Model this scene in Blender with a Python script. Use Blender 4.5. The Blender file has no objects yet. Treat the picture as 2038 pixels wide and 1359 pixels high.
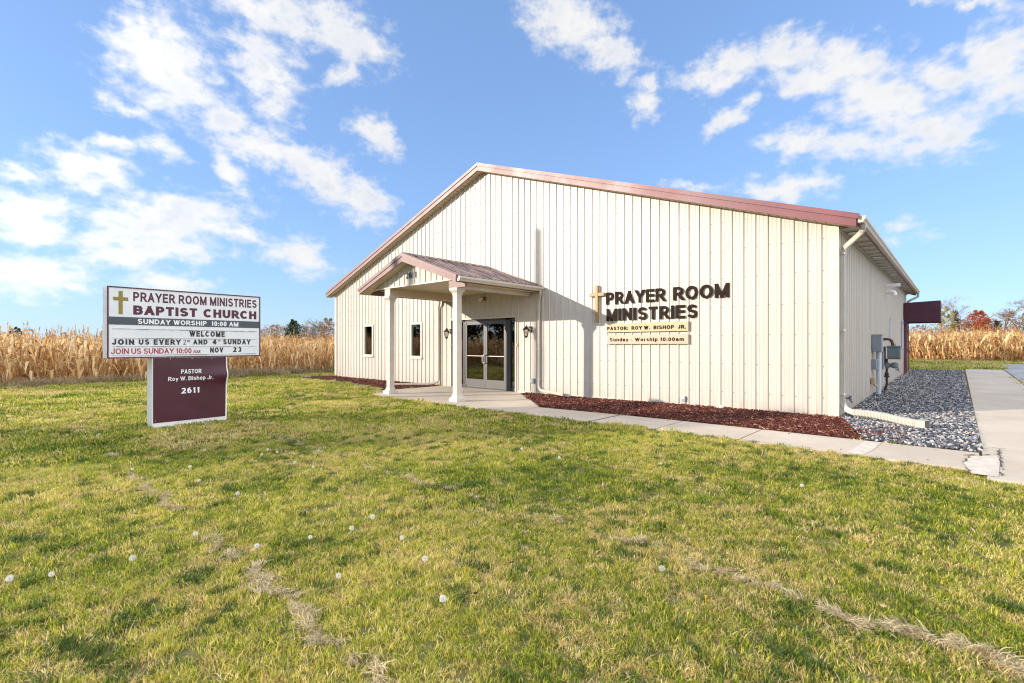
import bpy, bmesh, math, random
import numpy as np
from mathutils import Vector, Matrix, noise

sc = bpy.context.scene
COL = sc.collection
R = math.radians
random.seed(7)
rng = np.random.default_rng(7)

# ------------------------------------------------------------------ camera, sky, sun, exposure
CAMH = 1.35
YAW = R(42.342)
cam = bpy.data.cameras.new('camera')
cam.sensor_width = 36.0
cam.lens = 17.215
cam.shift_y = 0.0031
cam.clip_start = 0.05
cam.clip_end = 6000
cam_o = bpy.data.objects.new('camera', cam)
cam_o.location = (0, 0, CAMH)
cam_o.rotation_euler = (R(90), 0, YAW)
COL.objects.link(cam_o)
sc.camera = cam_o

SUN_EL = R(14.5)
SUN_AZ = (-0.588, -0.809)          # horizontal direction towards the sun
sun = bpy.data.lights.new('sun', 'SUN')
sun.energy = 5.0
sun.angle = R(0.5)
sun.color = (1.0, 0.885, 0.735)
sun_o = bpy.data.objects.new('sun', sun)
sd = Vector((SUN_AZ[0] * math.cos(SUN_EL), SUN_AZ[1] * math.cos(SUN_EL), math.sin(SUN_EL)))
sun_o.rotation_euler = sd.to_track_quat('Z', 'Y').to_euler()
sun_o.location = (-30, -40, 30)
COL.objects.link(sun_o)

sc.view_settings.view_transform = 'Standard'
sc.view_settings.look = 'None'
sc.view_settings.gamma = 1
sc.view_settings.exposure = 0.4
sc.cycles.use_denoising = True
sc.cycles.denoiser = 'OPENIMAGEDENOISE'
sc.cycles.denoising_input_passes = 'RGB_ALBEDO_NORMAL'
sc.cycles.denoising_prefilter = 'ACCURATE'
sc.cycles.use_adaptive_sampling = False
sc.cycles.pixel_filter_type = 'BLACKMAN_HARRIS'
sc.cycles.filter_width = 1.15
sc.cycles.max_bounces = 8
sc.cycles.transparent_max_bounces = 12
sc.cycles.sample_clamp_indirect = 6

world = bpy.data.worlds.new('World')
sc.world = world
world.use_nodes = True


class NT:
    """small node-tree writer"""
    def __init__(self, tree):
        self.t = tree
        tree.nodes.clear()

    def n(self, typ, ins=None, **kw):
        nd = self.t.nodes.new(typ)
        for k, v in kw.items():
            setattr(nd, k, v)
        if ins:
            for k, v in ins.items():
                s = nd.inputs[k]
                if isinstance(v, bpy.types.NodeSocket):
                    self.t.links.new(v, s)
                elif isinstance(v, bpy.types.Node):
                    self.t.links.new(v.outputs[0], s)
                else:
                    if isinstance(v, tuple) and len(v) == 3 and s.type == 'RGBA':
                        v = v + (1.0,)
                    s.default_value = v
        return nd

    def math(self, op, a, b=0.0, c=None, clamp=False):
        ins = {0: a, 1: b}
        if c is not None:
            ins[2] = c
        return self.n('ShaderNodeMath', ins, operation=op, use_clamp=clamp).outputs[0]

    def vmath(self, op, a, b=None):
        ins = {0: a}
        if b is not None:
            ins[1] = b
        return self.n('ShaderNodeVectorMath', ins, operation=op)

    def mix(self, fac, a, b, blend='MIX'):
        nd = self.n('ShaderNodeMix', data_type='RGBA', blend_type=blend)
        for idx, v in ((0, fac), (6, a), (7, b)):
            s = nd.inputs[idx]
            if isinstance(v, bpy.types.NodeSocket):
                self.t.links.new(v, s)
            else:
                if isinstance(v, tuple) and len(v) == 3:
                    v = v + (1.0,)
                s.default_value = v
        return nd.outputs[2]

    def ramp(self, fac, stops, interp='LINEAR'):
        nd = self.n('ShaderNodeValToRGB', {0: fac})
        cr = nd.color_ramp
        cr.interpolation = interp
        while len(cr.elements) < len(stops):
            cr.elements.new(0.5)
        for e, (p, c) in zip(cr.elements, stops):
            e.position = p
            e.color = (c, c, c, 1) if isinstance(c, (int, float)) else tuple(c) + (1,)
        return nd.outputs[0]

    def noise(self, vec, scale, detail=4, rough=0.5, dist=0.0, out=0):
        nd = self.n('ShaderNodeTexNoise', {'Vector': vec, 'Scale': scale, 'Detail': detail, 'Roughness': rough, 'Distortion': dist})
        return nd.outputs[out]

    def maprange(self, v, a, b, c=0.0, d=1.0, smooth=True):
        return self.n('ShaderNodeMapRange', {0: v, 1: a, 2: b, 3: c, 4: d}, interpolation_type='SMOOTHSTEP' if smooth else 'LINEAR').outputs[0]


# cloud patches in the sky: azimuth right of +Y (deg), elevation (deg), half sizes (deg), tilt (deg), weight
CLOUDS = [
    (-77.6, 25.2, 3.99, 3.66, -11, 1.05), (-79.5, 27.1, 1.59, 2.18, 16, 0.80), (-76.0, 23.4, 2.90, 1.91, 3, 0.90), (-69.0, 26.6, 3.30, 2.59, -18, 1.05), (-67.6, 31.5, 6.42, 1.82, 0, 1.00),
    (-61.0, 30.9, 4.67, 1.98, -17, 1.05), (-60.7, 27.8, 2.18, 0.85, 27, 0.80), (-80.4, 20.8, 1.75, 0.61, -14, 0.70), (-73.1, 21.5, 2.91, 1.33, 6, 0.95), (-68.3, 23.9, 2.14, 1.78, -67, 0.60),
    (-81.6, 17.7, 1.74, 0.71, 7, 0.95), (-78.0, 18.3, 1.93, 0.81, -5, 0.70), (-58.0, 22.4, 2.66, 1.48, -28, 1.00), (-68.5, 19.6, 5.28, 1.55, -7, 1.05), (-63.1, 17.4, 4.55, 2.10, -22, 1.10),
    (-59.4, 15.7, 3.44, 2.05, -20, 1.10), (-72.0, 16.9, 2.37, 1.09, -30, 0.95), (-82.9, 15.3, 2.91, 1.64, -10, 1.05), (-87.2, 13.9, 1.36, 0.87, 6, 0.90), (-86.7, 10.6, 2.66, 1.84, 3, 1.05),
    (-77.6, 11.6, 6.45, 2.25, 12, 1.15), (-79.5, 8.9, 5.63, 1.82, 6, 1.00), (-71.3, 11.4, 2.71, 1.11, -28, 0.85), (-65.9, 9.3, 3.25, 1.70, -12, 1.00), (-86.4, 5.9, 3.52, 1.76, 0, 1.05),
    (-77.6, 5.8, 3.67, 0.86, -3, 0.85), (-84.4, 5.0, 1.67, 0.65, 4, 0.80), (-35.8, 33.2, 5.39, 2.28, -18, 1.10), (-31.0, 30.3, 3.65, 1.62, -20, 1.00), (-26.8, 27.2, 1.55, 0.79, -22, 0.85),
    (-27.1, 25.2, 1.55, 1.35, -22, 0.85), (-18.0, 27.5, 3.72, 1.49, 11, 1.00), (-13.3, 27.5, 3.57, 1.51, -13, 1.05), (-21.0, 26.7, 2.95, 1.26, 0, 0.90), (-8.2, 25.3, 4.15, 1.68, -24, 1.10),
    (-11.1, 24.8, 3.96, 1.37, -22, 0.95), (-5.1, 21.6, 5.00, 2.43, -27, 1.15), (-0.9, 22.4, 2.61, 1.50, -36, 0.90), (-1.2, 18.2, 2.97, 2.17, -14, 0.95), (-11.5, 19.5, 3.26, 1.31, -16, 1.00),
    (-6.2, 18.2, 3.75, 1.28, -12, 0.85), (2.6, 22.5, 2.27, 2.29, 4, 1.15), (3.1, 20.4, 1.78, 1.79, -18, 1.00), (-18.5, 22.9, 2.38, 0.82, 31, 0.85), (-13.8, 15.5, 3.71, 1.16, -4, 1.00),
    (-10.7, 15.4, 1.90, 1.11, -9, 0.95), (-22.5, 16.9, 2.61, 0.50, -13, 0.50), (-3.6, 10.5, 1.07, 0.80, -8, 0.45), (1.0, 26.9, 3.59, 0.52, -26, 0.80),
    # unseen clouds added out of view to lift the fill light
    (-112, 18, 9, 4, 0, 1), (-140, 30, 16, 9, 0, 1), (-170, 14, 14, 6, 0, 1),
]


def build_world():
    b = NT(world.node_tree)
    tc = b.n('ShaderNodeTexCoord')
    d = b.vmath('NORMALIZE', tc.outputs['Generated']).outputs[0]
    sep = b.n('ShaderNodeSeparateXYZ', {0: d})
    x, y, z = sep.outputs
    az = b.math('ARCTAN2', x, y)                       # right of +Y
    el = b.math('ARCSINE', z)
    deg = 57.29578
    azd = b.math('MULTIPLY', az, deg)
    eld = b.math('MULTIPLY', el, deg)
    ang = b.n('ShaderNodeCombineXYZ', {0: azd, 1: eld, 2: 0.0}).outputs[0]
    # irregular outlines
    w1 = b.n('ShaderNodeTexNoise', {'Vector': ang, 'Scale': 0.33, 'Detail': 5.0, 'Roughness': 0.6})
    off = b.vmath('SUBTRACT', w1.outputs['Color'], (0.5, 0.5, 0.5)).outputs[0]
    off = b.n('ShaderNodeVectorMath', {0: off, 1: (4.4, 3.0, 0.0)}, operation='MULTIPLY').outputs[0]
    p = b.vmath('ADD', ang, off).outputs[0]
    acc = None
    for (ca, ce, ra, re, tilt, wt) in CLOUDS:
        m = b.n('ShaderNodeMapping', {'Vector': p, 'Location': (ca, ce, 0), 'Rotation': (0, 0, R(tilt)), 'Scale': (ra * 1.05, re * 1.12, 1)}, vector_type='TEXTURE')
        ln = b.n('ShaderNodeVectorMath', {0: m.outputs[0]}, operation='LENGTH').outputs['Value']
        f = b.math('MULTIPLY_ADD', ln, -wt, wt * 1.15)
        acc = f if acc is None else b.math('SMOOTH_MAX', acc, f, 0.18)
    wisp = b.noise(b.n('ShaderNodeVectorMath', {0: ang, 1: (1.0, 1.7, 1.0)}, operation='MULTIPLY').outputs[0], 0.42, 7, 0.55)
    fine = b.noise(ang, 1.3, 5, 0.5)
    acc = b.math('MAXIMUM', acc, -1.2)
    dens = b.math('MULTIPLY_ADD', b.math('SUBTRACT', wisp, 0.5), 2.4, acc)
    # unseen cloud cover added overhead and to the right as fill light
    ovc = b.math('MULTIPLY', b.maprange(eld, 38.0, 52.0), 0.85)
    side = b.math('MULTIPLY', b.maprange(azd, 9.0, 30.0), b.maprange(azd, 178.0, 150.0))
    dens = b.math('ADD', dens, b.math('MULTIPLY', b.math('MAXIMUM', ovc, side), 1.6))
    dens = b.math('MULTIPLY_ADD', b.math('SUBTRACT', fine, 0.5), 0.55, dens)
    cov = b.maprange(dens, -0.30, 1.0)
    cov = b.math('MULTIPLY', cov, 0.93)
    # brighter tops, greyer thick middles
    thick = b.maprange(dens, 0.5, 1.3)
    ccol = b.mix(b.math('MULTIPLY', thick, b.maprange(b.noise(ang, 0.22, 4), 0.42, 0.62)), (1.0, 0.985, 0.965), (0.80, 0.84, 0.90))
    sky = b.n('ShaderNodeTexSky', sky_type='NISHITA', sun_disc=False, sun_elevation=SUN_EL, sun_rotation=math.atan2(SUN_AZ[0], SUN_AZ[1]),
              altitude=200, air_density=1.0, dust_density=0.4, ozone_density=2.0)
    skyg = b.n('ShaderNodeGamma', {'Color': sky.outputs[0], 'Gamma': 0.5}).outputs[0]
    skyc = b.mix(1.0, skyg, SKY_TINT, 'MULTIPLY')
    # clouds seen towards the sun scatter more light
    dsun = b.n('ShaderNodeVectorMath', {0: d, 1: tuple(sd)}, operation='DOT_PRODUCT').outputs['Value']
    high = b.maprange(eld, 38.0, 54.0, 0.0, 1.05)  # added brightness of the unseen overhead clouds, for fill light
    high = b.math('ADD', high, b.math('MULTIPLY', side, 2.3))  # extra brightness of the unseen clouds at right, to lift shaded walls
    fwd = b.math('POWER', b.math('MAXIMUM', dsun, 0.0), 3.0)
    ccol = b.mix(1.0, ccol, b.n('ShaderNodeCombineColor', {i: b.math('ADD', b.math('MULTIPLY_ADD', fwd, 1.4, 1.0), high) for i in range(3)}).outputs[0], 'MULTIPLY')
    cl = b.mix(1.0, ccol, (CLOUD_V, CLOUD_V, CLOUD_V), 'MULTIPLY')
    out = b.mix(cov, skyc, cl)
    bg = b.n('ShaderNodeBackground', {'Color': out, 'Strength': SKY_S})
    b.n('ShaderNodeOutputWorld', {0: bg})


SKY_TINT = (1.80, 2.42, 3.52)
SKY_S = 0.115
CLOUD_V = 6.4
build_world()

# ------------------------------------------------------------------ helpers
MATS = {}


def material(name, base=(.5, .5, .5), rough=.6, metal=0.0, spec=0.5, var=0.0, vscale=3.0, bump=0.0, bscale=40.0, build=None):
    m = bpy.data.materials.new(name)
    m.use_nodes = True
    b = NT(m.node_tree)
    pos = b.n('ShaderNodeNewGeometry').outputs['Position']
    p = b.n('ShaderNodeBsdfPrincipled', {'Base Color': base, 'Roughness': rough, 'Metallic': metal, 'Specular IOR Level': spec})
    out = b.n('ShaderNodeOutputMaterial', {0: p.outputs[0]})
    if var:
        nz = b.noise(pos, vscale, 5, .6)
        lo = tuple(c * (1 - var) for c in base)
        hi = tuple(min(1, c * (1 + var)) for c in base)
        c = b.mix(b.maprange(nz, .3, .7), lo, hi)
        b.t.links.new(c, p.inputs['Base Color'])
    if bump:
        nz = b.noise(pos, bscale, 4, .6)
        bp = b.n('ShaderNodeBump', {'Height': nz, 'Strength': bump, 'Distance': .02})
        b.t.links.new(bp.outputs[0], p.inputs['Normal'])
    if build:
        build(b, pos, p, out)
    MATS[name] = m
    return m


def mesh_obj(name, verts, faces, mats, parent=None, midx=None, smooth=False):
    me = bpy.data.meshes.new(name)
    me.from_pydata(verts, [], faces)
    for m in (mats if isinstance(mats, (list, tuple)) else [mats]):
        me.materials.append(m)
    if midx is not None:
        me.polygons.foreach_set('material_index', midx)
    if smooth:
        me.polygons.foreach_set('use_smooth', [True] * len(faces))
    me.update()
    o = bpy.data.objects.new(name, me)
    COL.objects.link(o)
    if parent:
        o.parent = parent
    return o


class MB:
    """collects shapes in world coordinates; build() links them as one mesh object"""
    def __init__(self):
        self.v, self.f, self.m = [], [], []
        self.mi = 0

    def add(self, vs, fs):
        o = len(self.v)
        self.v += [tuple(v) for v in vs]
        self.f += [tuple(i + o for i in f) for f in fs]
        self.m += [self.mi] * len(fs)

    def quad(self, a, b, c, d):
        self.add([a, b, c, d], [(0, 1, 2, 3)])

    def box(self, x0, x1, y0, y1, z0, z1, bev=0.0):
        if bev <= 0:
            vs = [(x0, y0, z0), (x1, y0, z0), (x1, y1, z0), (x0, y1, z0), (x0, y0, z1), (x1, y0, z1), (x1, y1, z1), (x0, y1, z1)]
            fs = [(0, 3, 2, 1), (4, 5, 6, 7), (0, 1, 5, 4), (1, 2, 6, 5), (2, 3, 7, 6), (3, 0, 4, 7)]
            self.add(vs, fs)
        else:
            bm = bmesh.new()
            bmesh.ops.create_cube(bm, size=1)
            for v in bm.verts:
                v.co = Vector((x0 + (v.co.x + .5) * (x1 - x0), y0 + (v.co.y + .5) * (y1 - y0), z0 + (v.co.z + .5) * (z1 - z0)))
            bmesh.ops.bevel(bm, geom=bm.edges[:], offset=bev, segments=2, affect='EDGES', profile=.5)
            self.bm(bm)

    def bm(self, bm):
        bm.verts.index_update()
        self.add([v.co[:] for v in bm.verts], [[v.index for v in f.verts] for f in bm.faces])
        bm.free()

    def prism(self, poly, ext):
        """closed polygon (3D points, planar) extruded along vector ext"""
        n = len(poly)
        e = Vector(ext)
        a = [Vector(p) for p in poly]
        vs = a + [p + e for p in a]
        fs = [tuple(range(n))[::-1], tuple(range(n, 2 * n))] + [(i, (i + 1) % n, n + (i + 1) % n, n + i) for i in range(n)]
        self.add(vs, fs)

    def sweep(self, path, prof, cap=True, up=Vector((0, 0, 1)), scales=None):
        """profile (list of 2D points) swept along path; first profile axis = side, second = up-ish"""
        P = [Vector(p) for p in path]
        n = len(prof)
        vs = []
        prev = None
        for i, p in enumerate(P):
            if i == 0:
                t = P[1] - P[0]
            elif i == len(P) - 1:
                t = P[-1] - P[-2]
            else:
                t = (P[i + 1] - p).normalized() + (p - P[i - 1]).normalized()
            t.normalize()
            s = t.cross(up)
            if s.length < 0.05:
                s = prev if prev is not None else t.cross(Vector((1, 0, 0)))
            s = (s - t * s.dot(t)).normalized()
            if prev is not None and s.dot(prev) < 0:
                s = -s
            prev = s
            u = s.cross(t).normalized()
            k = scales[i] if scales else 1.0
            vs += [p + s * (q[0] * k) + u * (q[1] * k) for q in prof]
        fs = []
        for i in range(len(P) - 1):
            for j in range(n):
                fs.append((i * n + j, i * n + (j + 1) % n, (i + 1) * n + (j + 1) % n, (i + 1) * n + j))
        if cap:
            fs.append(tuple(range(n))[::-1])
            fs.append(tuple(range((len(P) - 1) * n, len(P) * n)))
        self.add(vs, fs)

    def tube(self, path, r, n=10, cap=True, scales=None):
        self.sweep(path, [(r * math.cos(2 * math.pi * k / n), r * math.sin(2 * math.pi * k / n)) for k in range(n)], cap, scales=scales)

    def cyl(self, c0, c1, r0, r1=None, n=14):
        self.tube([c0, c1], r0, n, scales=[1, (r1 if r1 is not None else r0) / r0])

    def lathe(self, c, prof, n=16):
        """prof: list of (radius, z) about a vertical axis through c"""
        vs, fs = [], []
        for r, z in prof:
            for k in range(n):
                a = 2 * math.pi * k / n
                vs.append((c[0] + r * math.cos(a), c[1] + r * math.sin(a), c[2] + z))
        for i in range(len(prof) - 1):
            for k in range(n):
                fs.append((i * n + k, i * n + (k + 1) % n, (i + 1) * n + (k + 1) % n, (i + 1) * n + k))
        fs.append(tuple(range(n))[::-1])
        fs.append(tuple(range((len(prof) - 1) * n, len(prof) * n)))
        self.add(vs, fs)

    def build(self, name, mats, parent=None, smooth=False):
        return mesh_obj(name, self.v, self.f, mats, parent, self.m, smooth)


def tag(o, label=None, cat=None, group=None, kind=None):
    if label:
        o['label'] = label
    if cat:
        o['category'] = cat
    if group:
        o['group'] = group
    if kind:
        o['kind'] = kind
    return o


def empty(name, loc, label=None, cat=None, group=None):
    """an Empty at a thing's base; parts are built in world coordinates and keep their place"""
    o = bpy.data.objects.new(name, None)
    COL.objects.link(o)
    o.location = loc
    o.empty_display_size = .2
    return tag(o, label, cat, group)


def adopt(root):
    """give the parts of a root standing away from the origin their right place"""
    inv = Matrix.Translation(root.location).inverted()

    def rec(o):
        for c in o.children:
            if c.parent == root:
                c.matrix_parent_inverse = inv
            rec(c)
    for c in [x for x in bpy.data.objects if x.parent == root]:
        c.matrix_parent_inverse = inv


def copy_tree(o, parent=None):
    c = o.copy()
    COL.objects.link(c)
    if parent:
        c.parent = parent
    for ch in [x for x in KIDS.get(o, [])]:
        copy_tree(ch, c)
    return c


KIDS = {}


def ss(a, b, x):
    t = min(1, max(0, (x - a) / (b - a)))
    return t * t * (3 - 2 * t)


def gz(x, y):
    """height of the ground"""
    return -0.05 * ss(-3.0, -8.5, x) if y < 11 else -0.05 * ss(-3.0, -8.5, x) + 0.25 * min(1, (y - 11) / 20) * ss(-10, -3, x)


def inpoly(x, y, poly):
    x, y = np.asarray(x), np.asarray(y)
    r = np.zeros(x.shape, bool)
    n = len(poly)
    for i in range(n):
        x0, y0 = poly[i]
        x1, y1 = poly[(i + 1) % n]
        c = ((y0 > y) != (y1 > y)) & (x < (x1 - x0) * (y - y0) / ((y1 - y0) or 1e-9) + x0)
        r ^= c
    return r


# ------------------------------------------------------------------ lettering: strokes drawn as ribbons
def arc(cx, cy, rx, ry, a0, a1, n=10):
    return [(cx + rx * math.cos(R(a0 + (a1 - a0) * i / n)), cy + ry * math.sin(R(a0 + (a1 - a0) * i / n))) for i in range(n + 1)]


def bowl(x0, x1, y0, y1, k=.5):
    r = (y1 - y0) / 2
    xm = x0 + (x1 - x0) * k
    return [(x0, y1)] + arc(xm, (y0 + y1) / 2, x1 - xm, r, 90, -90, 10) + [(x0, y0)]


# glyph: (width, [strokes]); a stroke is (points, flat) with flat ends cut level at top and bottom
G = {
    'A': (.74, [([(0, 0), (.5, 1)], 1), ([(1, 0), (.5, 1)], 1), ([(.2, .3), (.8, .3)], 0)]),
    'B': (.70, [([(0, 0), (0, 1)], 0), (bowl(0, .95, .53, 1, .5), 2), (bowl(0, 1, 0, .53, .5), 2)]),
    'C': (.76, [(arc(.52, .5, .52, .5, 42, 318, 22), 2)]),
    'D': (.74, [([(0, 0), (0, 1)], 0), (bowl(0, 1, 0, 1, .38), 2)]),
    'E': (.62, [([(0, 0), (0, 1)], 0), ([(0, 1), (1, 1)], 0), ([(0, .52), (.92, .52)], 0), ([(0, 0), (1, 0)], 0)]),
    'H': (.72, [([(0, 0), (0, 1)], 0), ([(1, 0), (1, 1)], 0), ([(0, .52), (1, .52)], 2)]),
    'I': (.20, [([(.5, 0), (.5, 1)], 0)]),
    'J': (.56, [([(1, 1)] + arc(.5, .3, .5, .3, 0, -180, 12), 3)]),
    'L': (.58, [([(0, 0), (0, 1)], 0), ([(0, 0), (1, 0)], 0)]),
    'M': (.86, [([(0, 0), (0, 1)], 0), ([(1, 0), (1, 1)], 0), ([(.02, 1), (.5, 0)], 1), ([(.98, 1), (.5, 0)], 1)]),
    'N': (.72, [([(0, 0), (0, 1)], 0), ([(1, 0), (1, 1)], 0), ([(.02, 1), (.98, 0)], 1)]),
    'O': (.80, [(arc(.5, .5, .5, .5, 0, 360, 28), 2)]),
    'P': (.66, [([(0, 0), (0, 1)], 0), (bowl(0, 1, .44, 1, .5), 2)]),
    'R': (.70, [([(0, 0), (0, 1)], 0), (bowl(0, .96, .46, 1, .5), 2), ([(.5, .46), (1, 0)], 1)]),
    'S': (.68, [(arc(.5, .755, .47, .245, 20, 268, 14) + arc(.5, .255, .5, .255, 88, -165, 14), 2)]),
    'T': (.64, [([(.5, 0), (.5, 1)], 0), ([(0, 1), (1, 1)], 0)]),
    'U': (.72, [([(0, 1)] + arc(.5, .36, .5, .36, 180, 360, 14) + [(1, 1)], 0)]),
    'V': (.72, [([(0, 1), (.5, 0)], 1), ([(1, 1), (.5, 0)], 1)]),
    'W': (1.02, [([(0, 1), (.26, 0)], 1), ([(.5, 1), (.26, 0)], 1), ([(.5, 1), (.74, 0)], 1), ([(1, 1), (.74, 0)], 1)]),
    'Y': (.72, [([(0, 1), (.5, .42)], 1), ([(1, 1), (.5, .42)], 1), ([(.5, 0), (.5, .45)], 0)]),
    '0': (.56, [(arc(.5, .5, .5, .5, 0, 360, 26), 2)]),
    '1': (.36, [([(.75, 0), (.75, 1)], 0), ([(.7, .97), (0, .76)], 2)]),
    '2': (.56, [(arc(.5, .72, .48, .28, 165, -35, 12) + [(0, 0)], 1), ([(0, 0), (1, 0)], 0)]),
    '3': (.56, [(arc(.5, .75, .46, .25, 160, -90, 12), 2), (arc(.5, .26, .5, .26, 90, -160, 12), 2)]),
    '4': (.58, [([(.74, 0), (.74, 1)], 0), ([(.74, 1), (0, .3)], 2), ([(0, .28), (1, .28)], 0)]),
    '6': (.56, [(arc(.5, .31, .5, .31, 0, 360, 20), 2), (arc(.58, .5, .58, .5, 62, 180, 10) + [(0, .31)], 2)]),
    'a': (.54, [(arc(.5, .5, .46, .24, 160, 0, 8) + [(.95, 0)], 0), (arc(.47, .2, .47, .2, 0, 360, 16), 2)]),
    'd': (.56, [([(1, 0), (1, 1)], 0), (arc(.5, .36, .5, .36, 0, 360, 18), 2)]),
    'h': (.54, [([(0, 0), (0, 1)], 0), ([(0, .35)] + arc(.5, .44, .5, .28, 180, 0, 10) + [(1, 0)], 0)]),
    'i': (.17, [([(.5, 0), (.5, .72)], 0), ([(.5, .93), (.5, .97)], 0)]),
    'm': (.84, [([(0, 0), (0, .72)], 0), ([(0, .35)] + arc(.25, .46, .25, .26, 180, 0, 8) + [(.5, 0)], 0), ([(.5, .35)] + arc(.75, .46, .25, .26, 180, 0, 8) + [(1, 0)], 0)]),
    'n': (.54, [([(0, 0), (0, .72)], 0), ([(0, .35)] + arc(.5, .44, .5, .28, 180, 0, 10) + [(1, 0)], 0)]),
    'o': (.56, [(arc(.5, .36, .5, .36, 0, 360, 20), 2)]),
    'p': (.56, [([(0, -.27), (0, .72)], 0), (arc(.5, .36, .5, .36, 0, 360, 18), 2)]),
    'r': (.36, [([(0, 0), (0, .72)], 0), ([(0, .35)] + arc(.7, .42, .7, .3, 180, 80, 8), 2)]),
    's': (.50, [(arc(.5, .55, .44, .18, 25, 265, 10) + arc(.5, .19, .5, .19, 85, -160, 10), 2)]),
    'u': (.54, [([(0, .72)] + arc(.5, .3, .5, .3, 180, 360, 10) + [(1, .72)], 0), ([(1, 0), (1, .5)], 0)]),
    'y': (.56, [([(0, .72), (.52, 0)], 2), ([(1, .72), (.5, -.02), (.36, -.24), (.06, -.25)], 2)]),
    '.': (.16, [([(.5, 0), (.5, .04)], 0)]),
    ':': (.16, [([(.5, 0), (.5, .04)], 0), ([(.5, .58), (.5, .62)], 0)]),
    '-': (.34, [([(0, .36), (1, .36)], 0)]),
    '"': (.001, []),
}


def ribbon(pts, t, ext, flat, h0, h1):
    """quads of a stroke of thickness t; flat==1 slides the ends to the level lines h0/h1"""
    P = [Vector(p) for p in pts]
    closed = (P[0] - P[-1]).length < 1e-5
    if closed:
        P = P[:-1]
    n = len(P)
    L, Rr = [], []
    for i in range(n):
        if closed:
            a, b_, c = P[i - 1], P[i], P[(i + 1) % n]
            d0, d1 = (b_ - a).normalized(), (c - b_).normalized()
        else:
            d0 = (P[i] - P[i - 1]).normalized() if i else (P[1] - P[0]).normalized()
            d1 = (P[i + 1] - P[i]).normalized() if i < n - 1 else d0
        nn = Vector((-d0.y - d1.y, d0.x + d1.x))
        nn.normalize()
        k = t / 2 / max(.35, nn.dot(Vector((-d1.y, d1.x))))
        l, r = P[i] + nn * k, P[i] - nn * k
        if not closed and i in (0, n - 1):
            d = -d1 if i == 0 else d0
            tgt = h1 if d.y > 0 else h0
            if flat == 1 and abs(P[i].y - tgt) < t * 1.2 and abs(d.y) > .2:
                l = l + d * ((tgt - l.y) / d.y)
                r = r + d * ((tgt - r.y) / d.y)
            elif flat in (0, 1) and not (flat == 1 and 0.1 < P[i].y < 0.9) or (flat == 3 and i == 0):
                l, r = l + d * ext, r + d * ext
        L.append(l)
        Rr.append(r)
    qs = []
    m = n if closed else n - 1
    for i in range(m):
        j = (i + 1) % n
        qs.append((L[i], L[j], Rr[j], Rr[i]))
    return L, Rr, closed


def text_strokes(s, weight=.16, gap=.13, space=.34):
    """list of (left edge, right edge, closed) in units of the capital height, and total width"""
    x = 0
    out = []
    t = weight
    first = True
    for ch in s:
        if ch == ' ':
            x += space
            continue
        w, st = G[ch]
        w = max(w, t)
        for pts, flat in st:
            q = [(x + t / 2 + p[0] * (w - t) if w > t + .02 else x + w / 2, t / 2 + p[1] * (1 - t)) for p in pts]
            out.append(ribbon(q, t, t / 2, flat, 0, 1))
        x += w + gap
    return out, x - gap


def lettering(mb, s, O, U, V, N, u0, u1, v0, v1, depth=.003, weight=.16, gap=.13, space=.34, warp=None):
    """text s filling the rectangle u0..u1, v0..v1 of the plane O + u U + v V, raised by depth along N"""
    st, w = text_strokes(s, weight, gap, space)
    ku, kv = (u1 - u0) / w, (v1 - v0)
    O, U, V, N = Vector(O), Vector(U), Vector(V), Vector(N)
    for k, (L, Rr, closed) in enumerate(st):
        dd = depth + .00025 * (k % 5)
        f = lambda p, d: O + U * (u0 + p.x * ku) + V * (v0 + p.y * kv) + N * (d + (warp(u0 + p.x * ku, v0 + p.y * kv) if warp else 0))
        n = len(L)
        vs = [f(p, dd) for p in L] + [f(p, dd) for p in Rr] + [f(p, 0.0006) for p in L] + [f(p, 0.0006) for p in Rr]
        fs = []
        for i in range(n if closed else n - 1):
            j = (i + 1) % n
            fs += [(i, n + i, n + j, j), (i, j, 2 * n + j, 2 * n + i), (n + i, 3 * n + i, 3 * n + j, n + j)]
        if not closed:
            fs += [(0, 2 * n, 3 * n, n), (n - 1, 2 * n - 1, 4 * n - 1, 3 * n - 1)]
        mb.add(vs, fs)


# ------------------------------------------------------------------ materials
def mat_siding(b, pos, p, out):
    # painted steel: faint chalking and rain streaks, dust near the ground
    st = b.n('ShaderNodeVectorMath', {0: pos, 1: (5.0, 5.0, .35)}, operation='MULTIPLY').outputs[0]
    a = b.noise(st, 1.2, 5, .6)
    g = b.noise(pos, .45, 3, .5)
    c = b.mix(b.maprange(a, .25, .75), (.455, .408, .35), (.51, .458, .398))
    c = b.mix(b.math('MULTIPLY', b.maprange(g, .45, .7), .35), c, (.54, .50, .45))
    z = b.n('ShaderNodeSeparateXYZ', {0: pos}).outputs[2]
    dirt = b.math('MULTIPLY', b.maprange(z, .36, -.02), b.maprange(b.noise(st, 2.5, 4), .4, .75))
    c = b.mix(b.math('MULTIPLY', dirt, .75), c, (.36, .27, .19))
    b.t.links.new(c, p.inputs['Base Color'])
    # oil-canning of the thin sheet
    n2 = b.noise(b.n('ShaderNodeVectorMath', {0: pos, 1: (2.2, 2.2, .8)}, operation='MULTIPLY').outputs[0], 1.0, 2)
    bp = b.n('ShaderNodeBump', {'Height': n2, 'Strength': .12, 'Distance': .05})
    b.t.links.new(bp.outputs[0], p.inputs['Normal'])


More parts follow.
